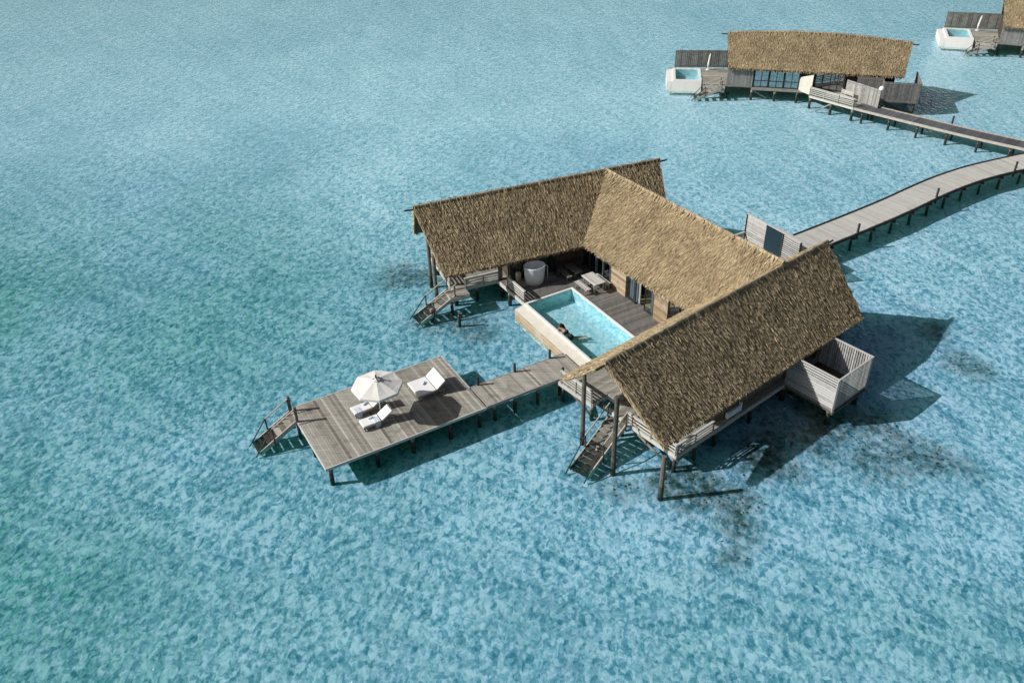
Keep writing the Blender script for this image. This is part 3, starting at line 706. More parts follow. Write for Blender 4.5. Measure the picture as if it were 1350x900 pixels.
# ------------------------------------------------------------------ furniture in the court
T = thing('bathtub', 'tall round white tub standing under the back eave', 'bathtub', (1.62, 50.0, ZD))
mb = MB(); prof = [(.0, 0), (.50, 0), (.60, .05), (.67, .5), (.72, 1.25), (.735, 1.34), (.70, 1.355), (.66, 1.3), (.60, .7), (.5, .5), (0, .48)]
mb.lathe((1.62, 50.0, ZD+.01), prof, 36, .6, sx=1.02, sy=.86, rot=R(21)); mb.build('tub_shell', 'tub', T, smooth=True)
mb = MB(); q = Vector((2.5, 50.55, ZD)); mb.tube([q, q+Vector((0, 0, .95)), q+Vector((-.05, -.05, 1.05)), q+Vector((-.32, -.2, 1.05))], .035, 8, .9); mb.build('tap', 'tub', T)
mb = MB(); q = (.55, 50.35, ZD+.01); mb.lathe(q, [(0, 0), (.17, 0), (.2, .5), (.15, .62), (.13, .66), (0, .66)], 16, .3); tag(mb.build('clay_jar', 'cream', None, smooth=True), 'tall pale jar standing left of the white bathtub', 'jar')

def plank_bench(u0, u1, w0, w1, h, name, label, cat, group=None, boards=4, mat='tableweather'):
    t = thing(name, label, cat, (*M.p((u0+u1)/2, (w0+w1)/2)[:2], ZD), group)
    mb = MB(); along_w = (w1-w0) > (u1-u0)
    if along_w:
        d = (u1-u0)/boards
        for i in range(boards): mb.box(M, u0+i*d+.008, u0+(i+1)*d-.008, w0, w1, ZD+h-.06, ZD+h, random.uniform(.35, .95))
    else:
        d = (w1-w0)/boards
        for i in range(boards): mb.box(M, u0, u1, w0+i*d+.008, w0+(i+1)*d-.008, ZD+h-.06, ZD+h, random.uniform(.35, .95))
    mb.build('seat' if h < .6 else 'tabletop', mat, t)
    for a in (.12, .88):
        for b in (.12, .88):
            l = MB(); uu = u0+(u1-u0)*a; ww = w0+(w1-w0)*b; l.beam(M.p(uu, ww, ZD+.004), M.p(uu, ww, ZD+h-.062), .1, .1, .5); l.build('leg', mat, t)
    s = MB(); s.beam(M.p(u0+(u1-u0)*.12, w0+(w1-w0)*.5, ZD+h*.55), M.p(u0+(u1-u0)*.88, w0+(w1-w0)*.5, ZD+h*.55), .06, .08, .4); s.build('stretcher', mat, t)
    return t
plank_bench(28.55, 29.45, 39.2, 40.75, .75, 'picnic_table', 'sunlit weathered wooden table beside the pool', 'table', boards=6)
plank_bench(28.02, 28.42, 39.35, 40.75, .45, 'plank_bench', 'weathered plank bench on the pool side of the wooden table', 'bench', 'plank benches at the court table', 3)
plank_bench(29.58, 29.92, 39.3, 40.8, .45, 'plank_bench', 'narrow plank bench between the wooden table and the dark windows', 'bench', 'plank benches at the court table', 3)
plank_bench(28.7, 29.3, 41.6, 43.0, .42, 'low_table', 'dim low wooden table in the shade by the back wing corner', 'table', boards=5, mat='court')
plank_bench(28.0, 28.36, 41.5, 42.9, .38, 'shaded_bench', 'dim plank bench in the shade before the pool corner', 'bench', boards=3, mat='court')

# ------------------------------------------------------------------ the bather
def skin_body():
    """upper body resting its arms on the pool rim, looking out to sea; one skinned surface"""
    q = lambda a, b, z: M.p(24.27+a, 36.75+b, rz+z)        # a: into the pool, b: along the rim
    V_ = []; E_ = []; Rd = []
    def add(p, r, prev=None):
        V_.append(tuple(p)); Rd.append(r)
        if prev is not None: E_.append((prev, len(V_)-1))
        return len(V_)-1
    pelvis = add(q(.66, -.30, -.50), .14)
    belly = add(q(.50, -.20, -.27), .125, pelvis)
    chest = add(q(.32, -.08, -.02), .15, belly)
    collar = add(q(.22, -.01, .10), .10, chest)
    neck = add(q(.16, .05, .19), .055, collar)
    head = add(q(.10, .10, .29), .098, neck); add(q(.08, .115, .38), .088, head)
    add(q(.005, .135, .28), .03, head)                     # nose and chin side
    for sgn in (1, -1):
        sh = add(q(.22, -.02+sgn*.19, .07), .062, collar)
        el = add(q(.04, -.01+sgn*.27, .05), .046, sh)
        wr = add(q(-.09, .02+sgn*.07, .045), .03, el)
        pa = add(q(-.11, .02-sgn*.01, .04), .03, wr)
        for k in range(5):
            f1 = add(q(-.125+.012*k, .02-sgn*.06+.004*(k-2), .035), .009, pa); add(q(-.12+.014*k, .02-sgn*.10+.006*(k-2), .018), .008, f1)
        hip = add(q(.76, -.35+sgn*.1, -.60), .095, pelvis)
        kn = add(q(1.08, -.55+sgn*.14, -.56), .062, hip)
        an = add(q(1.46, -.78+sgn*.16, -.52), .042, kn)
        add(q(1.60, -.86+sgn*.17, -.56), .03, an)
    return V_, E_, Rd
PV, PE, PR = skin_body()
base_p = M.p(24.6, 36.75, ZD-.6)
me = bpy.data.meshes.new('person'); me.from_pydata([tuple(Vector(v)-base_p) for v in PV], PE, [])
tmp = bpy.data.objects.new('tmp_body', me); COL.objects.link(tmp)
md = tmp.modifiers.new('skin', 'SKIN'); md.use_smooth_shade = True
me.skin_vertices[0].data[0].use_root = True
for i, r in enumerate(PR): me.skin_vertices[0].data[i].radius = (r, r)
sb = tmp.modifiers.new('sub', 'SUBSURF'); sb.levels = sb.render_levels = 2
dg = bpy.context.evaluated_depsgraph_get()
bm_ = bpy.data.meshes.new_from_object(tmp.evaluated_get(dg)); bpy.data.objects.remove(tmp)
bm_.name = 'person'; bm_.materials.clear(); bm_.materials.append(MAT['skin']); bm_.polygons.foreach_set('use_smooth', [True]*len(bm_.polygons))
at = bm_.attributes.new('tone', 'FLOAT', 'FACE'); at.data.foreach_set('value', [.5]*len(bm_.polygons))
person = bpy.data.objects.new('person', bm_); COL.objects.link(person); person.location = base_p
tag(person, 'dark haired bather resting folded arms on the sea side rim of the pool', 'person')
mb = MB(); hc = M.p(24.27+.12, 36.86, rz+.36)
mb.lathe(hc, [(.0, -.10), (.10, -.09), (.128, -.02), (.12, .05), (.085, .10), (.03, .125), (0, .127)], 16, .5)
mb.tube([M.p(24.47, 36.85, rz+.38), M.p(24.54, 36.80, rz+.24), M.p(24.58, 36.73, rz+.10), M.p(24.62, 36.70, rz-.03)], [.10, .11, .09, .03], 10, .4)
mb.build('hair', 'hair', person, smooth=True)
mb = MB(); mb.tube([M.p(24.62, 36.65, rz-.06), M.p(24.67, 36.62, rz-.14)], [.172, .165], 14, .4, cap=False); mb.tube([M.p(24.86, 36.49, rz-.38), M.p(25.0, 36.42, rz-.58)], [.165, .16], 14, .4, cap=False)
mb.build('swimsuit', 'suit', person, smooth=True)

# ------------------------------------------------------------------ sun platform
SP = thing('sun_platform', 'weathered timber sunbathing platform standing in the lagoon on piles', 'deck', (*M.p(12.3, 35.6)[:2], ZB))
mb = MB(); planks(mb, M, 7.72, 16.95, 32.88, 38.45, ZD, 'y', w=.142, base=.5, jit=.32); mb.build('decking', 'grey', SP)
mb = MB()
for p, q in [((7.69, 32.83), (7.69, 38.5)), ((7.72, 32.84), (16.95, 32.84)), ((7.72, 38.49), (16.95, 38.49)), ((16.98, 34.85), (16.98, 38.5))]:
    mb = MB(); mb.beam(M.p(*p, ZD-.075), M.p(*q, ZD-.075), .06, .17, random.uniform(.6, .9)); mb.build('edge_beam', 'rail', SP)
mb = MB()
for w in (33.1, 35.0, 36.6, 38.2): mb.beam(M.p(7.8, w, ZD-.17), M.p(16.9, w, ZD-.17), .12, .2, .25)
for u in (8.0, 10.5, 12.6, 14.8, 16.5): mb.beam(M.p(u, 33.0, ZD-.36), M.p(u, 38.3, ZD-.36), .14, .17, .2)
mb.build('joists', 'pile', SP)
for u in (7.95, 10.5, 12.55, 14.8, 16.6):
    for w in (33.08, 35.6, 38.2):
        q = M.p(u, w); pile(q.x, q.y, ZD-.05 if (u < 8 and w < 34) else ZD-.3, SP, r=.11)
q0 = M.p(7.72, 37.72); q1 = M.p(5.1, 37.6)
stairs((q0.x, q0.y), (q1.x, q1.y), 1.0, 8, SP)
for w in (38.25, 37.18):
    mb = MB(); mb.tube([M.p(7.68, w, -.3), M.p(7.68, w, .3), M.p(7.68, w, ZD+1.02)], .085, 9, [.15, .5]); mb.build('post', 'pile', SP)

# ------------------------------------------------------------------ walkway from the platform to the villa
WK = thing('walkway', 'short straight plank walkway linking the sun platform to the villa', 'walkway', (*M.p(19.6, 33.9)[:2], ZB))
mb = MB(); planks(mb, M, 17.02, 22.0, 32.95, 34.82, ZD+.004, 'y', w=.142, base=.6); planks(mb, M, 22.0, 23.3, 32.0, 34.9, ZD+.002, 'y', w=.142, base=.62)
mb.build('decking', 'grey', WK)
mb = MB(); mb.beam(M.p(17.02, 32.91, ZD-.09), M.p(22.0, 32.91, ZD-.09), .06, .18, .5); mb.build('edge_beam', 'rail', WK); mb = MB(); mb.beam(M.p(17.05, 34.86, ZD-.07), M.p(23.3, 34.86, ZD-.07), .06, .16, .3); mb.build('edge_beam', 'rail', WK)
for u in (17.6, 18.9, 20.4, 21.9):
    for w in (33.12, 34.6):
        q = M.p(u, w); pile(q.x, q.y, ZD-.06, WK, r=.1)
for u, w in ((17.5, 34.83), (19.9, 34.8), (22.32, 34.85), (22.03, 33.0)):
    mb = MB(); mb.tube([M.p(u, w, ZD-.4), M.p(u, w, ZD+.6)], .075, 9, .1); mb.build('post', 'pile', WK)

# ------------------------------------------------------------------ parasol, loungers, daybed, towels
PU, PW = 11.75, 35.25; pc = M.p(PU, PW, ZD)
UM = thing('parasol', 'round off white parasol open over the two loungers', 'parasol', pc)
mb = MB(); n = 8; Rr = 1.36; zr_, za = ZD+2.08, ZD+2.52; o = 0
ring = []
for k in range(n):
    th = R(12)+2*math.pi*k/n; ring.append(Vector((pc.x+Rr*math.cos(th), pc.y+Rr*math.sin(th), zr_)))
apex = Vector((pc.x, pc.y, za))
for k in range(n):
    a, b = ring[k], ring[(k+1) % n]; tn = random.uniform(.4, .8)
    prev = None; m = 5
    for i in range(m+1):
        t = i/m; s = Vector((0, 0, -.05*math.sin(math.pi*t)))
        r0 = apex.lerp(a, t)+s*.4; r1 = apex.lerp(b, t)+s*.4; md_ = (r0+r1)/2+s*.9*t
        if prev: mb.add([prev[0], prev[1], md_, r0], [(0, 1, 2, 3)], tn); mb.add([prev[1], prev[2], r1, md_], [(0, 1, 2, 3)], tn)
        prev = (r0, md_, r1)
    mb.add([a, b, b-Vector((0, 0, .13)), a-Vector((0, 0, .13))], [(0, 1, 2, 3)], tn)
can = mb.build('canopy', 'canvas', UM)
so = can.modifiers.new('solid', 'SOLIDIFY'); so.thickness = .012
mb = MB(); mb.lathe((pc.x, pc.y, za-.02), [(.24, 0), (.12, .06), (.0, .10)], 8, .7, rot=R(12)); mb.build('vent', 'canvas', can)
mb = MB(); mb.lathe((pc.x, pc.y, za+.06), [(.05, 0), (.055, .06), (.03, .12), (.05, .17), (0, .22)], 10, .3)
for k in range(4):
    th = k*1.57+.4; mb.tube([(pc.x, pc.y, za+.05), (pc.x+.2*math.cos(th), pc.y+.2*math.sin(th), za+.03)], .022, 6, .2)
mb.build('finial', 'metal', UM)
mb = MB(); mb.tube([(pc.x, pc.y, ZD+.05), (pc.x, pc.y, za)], .028, 10, .8); mb.build('pole', 'rail', UM)
for k in range(n):
    mb = MB(); mb.tube([apex-Vector((0, 0, .06)), ring[k]-Vector((0, 0, .03))], .012, 6, .5); mb.build('rib', 'rail', UM)
mb = MB(); mb.lathe((pc.x, pc.y, ZD+.004), [(0, 0), (.3, 0), (.3, .06), (.1, .09), (.06, .2), (0, .2)], 20, .6); mb.build('base', 'metal', UM)

def lounger(name, label, cat, L1, L2, wd, zs, zb, group=None):
    """built at the origin: foot at x=0, head at +x"""
    t = thing(name, label, cat, (0, 0, 0), group)
    mb = MB(); h = wd/2
    for y in (-h+.04, h-.04): mb.beam((0, y, zs-.17), (L1+L2*.95, y, zs-.17), .06, .09, .3)
    for x in (.03, L1*.5, L1, L1+L2*.95): mb.beam((x, -h+.07, zs-.17), (x, h-.07, zs-.17), .06, .07, .3)
    mb.build('frame', 'rail', t)
    for x in (.08, L1+L2*.8):
        for y in (-h+.05, h-.05): l = MB(); l.beam((x, y, .002), (x, y, zs-.21), .07, .07, .4); l.build('leg', 'rail', t)
    c = MB(); c.box(W, .0, L1, -h, h, zs-.12, zs, .7); c.build('mattress', 'cushion', t, bevel=.045)
    b = MB(); dx = L2; dz = zb-zs; ln = math.hypot(dx, dz); nx_, nz_ = -dz/ln*.12, dx/ln*.12
    b.hexa([Vector((L1+.005-nx_, -h, zs-nz_)), Vector((L1+.005-nx_+dx, -h, zb-nz_)), Vector((L1+.005-nx_+dx, h, zb-nz_)), Vector((L1+.005-nx_, h, zs-nz_))],
           [Vector((L1+.005, -h, zs)), Vector((L1+.005+dx, -h, zb)), Vector((L1+.005+dx, h, zb)), Vector((L1+.005, h, zs))], .8)
    b.build('backrest', 'cushion', t, bevel=.04)
    s = MB(); s.beam((L1+dx*.75+.1, -h*.7, zs-.13), (L1+dx*.75-.02, -h*.7, zb-dz*.35-.1), .04, .05, .3); s.beam((L1+dx*.75+.1, h*.7, zs-.13), (L1+dx*.75-.02, h*.7, zb-dz*.35-.1), .04, .05, .3); s.build('back_support', 'rail', t)
    r = MB(); r.tube([(L1*.62, -.16, zs+.06), (L1*.66, 0, zs+.065), (L1*.60, .15, zs+.06)], .055, 8, .1); r.build('rolled_towel', 'towel', t) if False else None
    return t
g = 'sun loungers under the parasol'
l1 = lounger('sun_lounger', 'white sun lounger nearest the platform edge with its back raised', 'sun lounger', 1.05, .68, .68, .36, .80, g)
p = M.p(10.42, 34.78, ZD+.003); l1.location = p; l1.rotation_euler = (0, 0, R(29.6))
l2 = copy_tree(l1); l2['label'] = 'white sun lounger half hidden below the parasol canopy'
p = M.p(10.43, 36.04, ZD+.003); l2.location = p; l2.rotation_euler = (0, 0, R(31))
db = lounger('daybed', 'wide white double daybed with raised back near the platform corner', 'daybed', 1.13, .55, 1.46, .40, .84)
p = M.p(13.99, 35.96, ZD+.003); db.location = p; db.rotation_euler = (0, 0, R(29.6))
# towels
def towel(u, w, z, drop, lab):
    mb = MB(); n = 7
    top = [(u-.16, w-.05), (u+.16, w-.05)]
    mb.box(M, u-.15, u+.15, w, w+.42, z+.008, z+.03, .6)
    mb.box(M, u-.155, u+.155, w-.028, w-.004, z-drop, z+.03, .3)
    tag(mb.build('towel', 'towel', None), lab, 'towel', 'towels on the loungers')
towel(11.25, 34.44, ZD+.363, .42, 'pale blue towel hanging over the side of the nearest lounger')
towel(10.7, 35.70, ZD+.363, .36, 'pale blue towel hanging off the foot of the shaded lounger')
for (u, w, z, a, lab) in ((11.05, 34.9, ZD+.363, 20, 'small grey rolled cloth on the seat of the nearest lounger'), (11.25, 36.2, ZD+.363, 60, 'small grey rolled cloth on the lounger below the canopy'), (14.75, 36.1, ZD+.403, 75, 'small grey rolled cloth on the wide daybed')):
    mb = MB(); c = M.p(u, w, z+.05); d = Vector((math.cos(R(a)), math.sin(R(a)), 0))*.14
    mb.tube([c-d, c+d*.2+Vector((.03, .02, .0)), c+d], .05, 9, .0); tag(mb.build('rolled_cloth', 'towel', None, smooth=True), lab, 'towel', 'rolled cloths on the loungers')

# ------------------------------------------------------------------ entrance deck, screen, jetties
ED = thing('entrance_deck', 'pale timber landing behind the villa where the curved jetty begins', 'deck', (*M.p(42, 38)[:2], ZB))
mb = MB(); planks(mb, M, 38.05, 45.4, 34.6, 39.75, ZD+.002, 'y', w=.15, base=.6); mb.build('decking', 'pale', ED)
for u in (39, 42, 45):
    for w in (36.2, 39.5):
        q = M.p(u, w); pile(q.x, q.y, ZD-.05, ED)
rail(M, (40.0, 39.7), (41.9, 39.7), ED, h=.6, slats=2, z=ZD)
SCN = thing('privacy_screen', 'silver slatted entrance screen with a dark blue door behind the villa', 'screen', (*M.p(42, 38)[:2], ZD))
mb = MB(); n = 13
for i in range(n):
    z = ZD+.02+2.0*i/n; mb.box(M, 41.97, 42.0, 37.8, 39.62, z, z+2.0/n-.014 if i > 5 else z+2.0/n-.045, random.uniform(.6, 1))
mb.box(M, 41.95, 42.03, 34.6, 39.7, ZD+2.02, ZD+2.08, .9)
for i in range(n):
    z = ZD+.02+2.0*i/n; mb.box(M, 41.97, 42.0, 34.65, 36.12, z, z+2.0/n-.06, random.uniform(.6, 1))
mb.build('slat_panel', 'slat', SCN)
mb = MB(); mb.box(M, 41.96, 42.01, 36.28, 37.76, ZD+.03, ZD+2.0, .5); dr = mb.build('door', 'door', SCN)
mb = MB(); mb.beam(M.p(41.92, 36.42, ZD+.95), M.p(41.92, 36.42, ZD+1.15), .03, .03, .9); mb.build('handle', 'metal', dr)
for w, tn in ((39.68, .05), (36.2, .3), (34.62, .3)):
    mb = MB(); mb.beam(M.p(41.99, w, ZD), M.p(41.99, w, ZD+2.02), .12, .12, tn); mb.build('post', 'pile', SCN)

def catmull(pts, n):
    out = []
    for i in range(len(pts)-1):
        p0, p1, p2, p3 = pts[max(i-1, 0)], pts[i], pts[i+1], pts[min(i+2, len(pts)-1)]
        for k in range(n):
            t = k/n; out.append(.5*((2*p1)+(p2-p0)*t+(2*p0-5*p1+4*p2-p3)*t*t+(3*p1-p0-3*p2+p3)*t**3))
    out.append(pts[-1]); return out
def jetty(name, label, pts, width, mat, pile_step, parent_loc, edge_far, edge_near, bollards, start=.3, base=.55, pile_lean=0):
    J = thing(name, label, 'jetty', parent_loc)
    path = catmull([Vector((p.x, p.y, 0)) for p in pts], 24)
    cum = [0]
    for a, b in zip(path, path[1:]): cum.append(cum[-1]+(b-a).length)
    def at(s):
        s = min(max(s, 0), cum[-1]-1e-4)
        for i in range(len(cum)-1):
            if cum[i+1] >= s:
                t = (s-cum[i])/max(1e-6, cum[i+1]-cum[i]); p = path[i].lerp(path[i+1], t); d = (path[i+1]-path[i]).normalized(); return p, d, Vector((-d.y, d.x, 0))
    mb = MB(); s = 0; w = .15; tone_run = base
    while s < cum[-1]-w:
        p, d, nn = at(s); p2, d2, n2 = at(s+w-.01)
        if random.random() < .12: tone_run = min(.9, max(.2, random.gauss(base, .12)))
        t = min(1, max(0, random.gauss(tone_run, .13))); e = random.uniform(-.02, .02); h = width/2
        z = ZD; dz = random.uniform(-.004, .004); zz = lambda v, q: Vector((v.x, v.y, q))
        c = [p-nn*(h+e), p2-n2*(h+e), p2+n2*(h-e), p+nn*(h-e)]
        mb.hexa([zz(v, z-.045+dz) for v in c], [zz(v, z+dz) for v in c], t); s += w
    mb.build('decking', mat, J)
    for side, tn, hh in ((1, edge_far, .12), (-1, edge_near, .22)):
        mb = MB(); m = int(cum[-1]/1.2)
        for i in range(m):
            p, d, nn = at(cum[-1]*i/m); p2, d2, n2 = at(cum[-1]*(i+1)/m)
            zc = ZD+.02 if side == 1 else ZD-.12
            a = p+nn*side*(width/2+.05); b = p2+n2*side*(width/2+.05)
            mb.beam((a.x, a.y, zc), (b.x, b.y, zc), .09, hh, tn)
        mb.build('edge_beam', 'pile', J)
    s = start
    while s < cum[-1]:
        p, d, nn = at(s)
        for side in (-1, 1):
            q = p+nn*side*(width/2-.12); pile(q.x, q.y, ZD-.05, J, r=.10, lean=(nn.x*side*-.03, nn.y*side*-.03))
        mb = MB(); a = p-nn*(width/2+.18); b = p+nn*(width/2+.1); mb.beam((a.x, a.y, ZD-.33), (b.x, b.y, ZD-.33), .14, .16, .15); mb.build('cross_beam', 'pile', J)
        s += pile_step
    for (bx, by, bh) in bollards:
        mb = MB(); mb.tube([(bx, by, ZD-.5), (bx, by, ZD+bh)], [.09, .085], 9, .12); mb.build('post', 'pile', J)
    return J
jpts = [M.p(45.4, 37.05), M.p(50, 37.25), M.p(55, 37.55), M.p(60, 38.05), M.p(63, 38.2), M.p(66, 38.12), M.p(70, 37.6), M.p(74, 36.9), M.p(80, 35.6), M.p(90, 33)]
bl = []
for u, w, h in ((49.5, 36.02, .75), (59.2, 36.85, .75), (68.6, 36.65, .8), (78, 34.8, .8)):
    q = M.p(u, w); bl.append((q.x, q.y, h))
jetty('jetty', 'broad pale curved jetty running from the near villa to the right edge', jpts, 2.3, 'pale', 2.3, (*M.p(60, 38)[:2], ZB), .05, .12, bl, start=1.4)
j2 = [Vector((34.2, 81.75, 0)), Vector((38, 77.8, 0)), Vector((42, 73.8, 0)), Vector((46.9, 69.4, 0))]
jetty('jetty', 'narrow dark jetty leading from the distant bow roofed villa to the pale jetty', j2, 1.55, 'dark_deck', 2.7, (40, 76, ZB), .9, .95, [(40.95, 76.3, .75)], start=.9, base=.5)

# ================================================================== SECOND AND THIRD VILLAS
V2 = thing('thatched_villa', 'distant villa with one long thatched roof bowed along its ridge', 'villa', (*F2.p(0, 0)[:2], ZB))
zr2 = lambda x: ZD+4.6+.45*math.sin(math.pi*min(1, max(0, x/17.5)))-.012*x
gable_roof('roof', FR2, (-.4, 17.5), (.05, 16.9), zr2, ZD+2.0, 3.1, V2, 170, y0=3.3, back_dens=30, blade=.9)
mb = MB(); planks(mb, F2, 3.05, 6.2, -1.25, 4.5, ZD, 'x', w=.2); planks(mb, FR2, .2, 16.5, .45, 6.2, ZD-.02, 'x', w=.25)
mb.prism([FR2.p(*q) for q in ((8.3, .45), (8.3, -1.0), (12.3, -3.8), (13.5, -2.9), (12.6, .45))], ZD-.08, ZD-.01, .5)
mb.build('deck', 'grey', V2)
mb = MB(); mb.beam(F2.p(3.05, -1.27, ZD-.15), F2.p(5.3, -1.27, ZD-.15), .06, .3, .8); mb.beam(F2.p(3.1, -1.27, ZD-.5), F2.p(5.3, -1.27, ZD-.5), .06, .3, .6)
mb.beam(FR2.p(2.6, .42, ZD-.17), FR2.p(8.3, .42, ZD-.17), .07, .22, .3); mb.beam(FR2.p(8.28, -1.0, ZD-.14), FR2.p(12.3, -3.82, ZD-.14), .07, .2, .9); mb.build('edge_beam', 'rail', V2)
def slat_wall(fr, p, q, z0, z1, parent, name, mat, step=.16, tone=(.3, .8), fill=.45):
    mb = MB(); a = fr.p(*p); b = fr.p(*q); L = (b-a).length; n = int(L/step); d = (b-a)/n
    for i in range(n):
        c = a+d*(i+.5); c0 = c-d*fill; c1 = c+d*fill; m0 = random.uniform(*tone)
        s = Vector((-d.y, d.x, 0)).normalized()*.02
        up = lambda v, z: Vector((v.x, v.y, z))
        mb.hexa([up(c0-s, z0), up(c1-s, z0), up(c1+s, z0), up(c0+s, z0)], [up(c0-s, z1), up(c1-s, z1), up(c1+s, z1), up(c0+s, z1)], m0)
    for z in (z0+.15, z1-.15):
        mb.beam(up(a, z)+Vector((0, 0, 0)), up(b, z), .07, .08, .3)
    return mb.build(name, mat, parent)
slat_wall(FR2, (.05, .5), (2.65, .5), ZD-.1, ZD+1.9, V2, 'slat_wall', 'slat', tone=(.15, .5))
mb = MB(); mb.box(FR2, .1, 16.2, .75, .8, ZD, ZD+2.0, .35); mb.box(FR2, .15, .2, .8, 6.0, ZD, ZD+2.0, .35); mb.box(FR2, 16.15, 16.2, .8, 6, ZD, ZD+2, .35); mb.box(FR2, .15, 16.2, 6.0, 6.05, ZD, ZD+2.0, .35); mb.build('wall', 'brown', V2)
def win2(x0, x1, n, parent, zlow=ZD+.05, z1=ZD+1.85, split=.62):
    f = MB(); y = .62; w = (x1-x0)/n
    for i in range(n+1): f.box(FR2, x0+i*w-.04, x0+i*w+.04, y-.08, y, zlow, z1, .4)
    for z in (zlow, zlow+split, z1): f.box(FR2, x0+.04, x1-.04, y-.06, y-.005, z-.035, z+.035, .4)
    fo = f.build('window', 'metal', parent)
    g = MB()
    for i in range(n): g.box(FR2, x0+i*w+.04, x0+(i+1)*w-.04, y-.03, y-.02, zlow+.035, z1-.035, random.uniform(.2, .6))
    g.build('pane', 'sky_glass', fo)
    c = MB()
    for i in range(n): c.box(FR2, x0+i*w+.06, x0+(i+1)*w-.05, y+.03, y+.05, zlow+.02, z1-.02, random.uniform(.0, .6))
    c.build('blind', 'curtain', fo)
for x0 in (2.8, 4.3, 5.8): win2(x0, x0+1.36, 2, V2)
win2(8.75, 11.6, 4, V2)
mb = MB(); a, b = FR2.p(7.25, .55), FR2.p(8.4, -.75)
s = Vector((.05, .03, 0)); mb.hexa([a+Vector((0, 0, ZD-.1)), b+Vector((0, 0, ZD-.1)), b+s+Vector((0, 0, ZD-.1)), a+s+Vector((0, 0, ZD-.1))], [a+Vector((0, 0, ZD+1.25)), b+Vector((0, 0, ZD+1.95)), b+s+Vector((0, 0, ZD+1.95)), a+s+Vector((0, 0, ZD+1.25))], .5); mb.build('fin_wall', 'cream', V2)
rail(FR2, (8.3, -1.0), (12.25, -3.75), V2, h=.8, slats=4)
rail(FR2, (8.3, .35), (8.3, -.9), V2, h=.8, slats=4)
slat_wall(FR2, (11.6, -.95), (14.5, -3.65), ZD-.1, ZD+1.75, V2, 'slat_screen', 'slat', tone=(.3, .8))
for (x0, y0_, x1, y1_) in ((15.0, -1.3, 18.4, -1.3), (18.4, -1.3, 18.4, 2.5), (15.0, -1.3, 15.0, .4), (12.6, -.2, 15.0, -.2)): slat_wall(FR2, (x0, y0_), (x1, y1_), ZD-.15, ZD+1.85, V2, 'slat_wall', 'slat', tone=(.0, .28))  # low tones put the shade on the box into the slat colour
mb = MB(); mb.box(FR2, 15, 18.4, -1.25, 2.5, ZD-.2, ZD-.06, .3); mb.build('bath_deck', 'dark_deck', V2)
slat_wall(F2, (.2, 5.0), (8.0, 5.4), ZD-.1, ZD+1.75, V2, 'fence', 'grey', step=.2, tone=(.0, .4))
q0 = F2.p(5.0, -1.55); q1 = F2.p(1.9, -1.75); stairs((q0.x, q0.y), (q1.x, q1.y), 1.0, 6, V2)
for fr, x, y in [(F2, 3.2, -1.1), (F2, 5.2, -1.1), (F2, .3, 4.8), (FR2, .3, .6), (FR2, 2.7, .55), (FR2, 5.0, .55), (FR2, 7.2, .55), (FR2, 8.45, -.9), (FR2, 10.4, -2.3), (FR2, 12.3, -3.6), (FR2, 10.5, .5), (FR2, 13, .4), (FR2, 15.2, -1.1), (FR2, 18.1, -1.1), (FR2, 18.1, 2.2),
                 (FR2, 14.3, -2.9), (FR2, .5, 5.8), (FR2, 6, 5.8), (FR2, 12, 5.8), (FR2, 16, 5.8)]:
    p = fr.p(x, y); pile(p.x, p.y, ZD-.06, V2, r=.12)
mb = MB()
for a, b in (((2.7, .6, ZD-.3), (4.2, .9, -.3)), ((10.4, -2.2, ZD-.3), (12.0, -1.5, -.35)), ((10.4, -2.3, ZD-.3), (9.0, -2.0, -.35))): 
    mb = MB(); mb.tube([FR2.p(*a), FR2.p(*b)], .08, 7, .8); mb.build('brace', 'pile', V2)

P2 = thing('plunge_pool', 'white square pool jutting from the left end of the bow roofed villa', 'swimming pool', (*F2.p(0, 0)[:2], ZB))
mb = MB(); a0, a1, b0, b1 = 0, 2.95, 0, 4.1; rr_ = .28; zt = ZD+.1; zf_ = ZD-.75
mb.box(F2, a0, a0+rr_, b0, b1, zf_-.1, zt, .9); mb.box(F2, a1-rr_, a1, b0, b1, zf_-.1, zt, .9); mb.box(F2, a0+rr_, a1-rr_, b0, b0+rr_, zf_-.1, zt, .9); mb.box(F2, a0+rr_, a1-rr_, b1-rr_, b1, zf_-.1, zt, .9)
mb.build('rim', 'white', P2)
mb = MB()      # flared outer skirt on the sea side and the front
zb_ = -.2
mb.hexa([F2.p(-.04, -.5, zb_), F2.p(a1, -.5, zb_), F2.p(a1, -.003, zb_), F2.p(0, -.003, zb_)], [F2.p(0, -.05, zt-.02), F2.p(a1, -.05, zt-.02), F2.p(a1, -.003, zt-.02), F2.p(0, -.003, zt-.02)], .8)
mb.hexa([F2.p(-.68, -.5, zb_), F2.p(-.045, -.5, zb_), F2.p(-.003, b1, zb_), F2.p(-.66, b1, zb_)], [F2.p(-.64, -.08, ZD-.12), F2.p(-.003, -.08, ZD-.02), F2.p(-.003, b1, ZD-.02), F2.p(-.64, b1, ZD-.12)], .4)
mb.build('skirt', 'white', P2)
mb = MB(); mb.box(F2, a0+rr_, a1-rr_, b0+rr_, b1-rr_, zf_-.09, zf_, .5); c4 = [(a0+rr_+.003, b0+rr_+.003), (a1-rr_-.003, b0+rr_+.003), (a1-rr_-.003, b1-rr_-.003), (a0+rr_+.003, b1-rr_-.003)]
lo = [F2.p(*q, zf_+.003) for q in c4]; hi = [F2.p(*q, zt-.08) for q in c4]; mb.add(lo+hi, [(0, 4, 5, 1), (1, 5, 6, 2), (2, 6, 7, 3), (3, 7, 4, 0)], .5)
mb.build('basin', 'tile', P2)
mb = MB(); mb.add([F2.p(*q, zt-.06) for q in c4], [(0, 1, 2, 3)], .5); mb.build('pool_water', 'poolwater', P2)
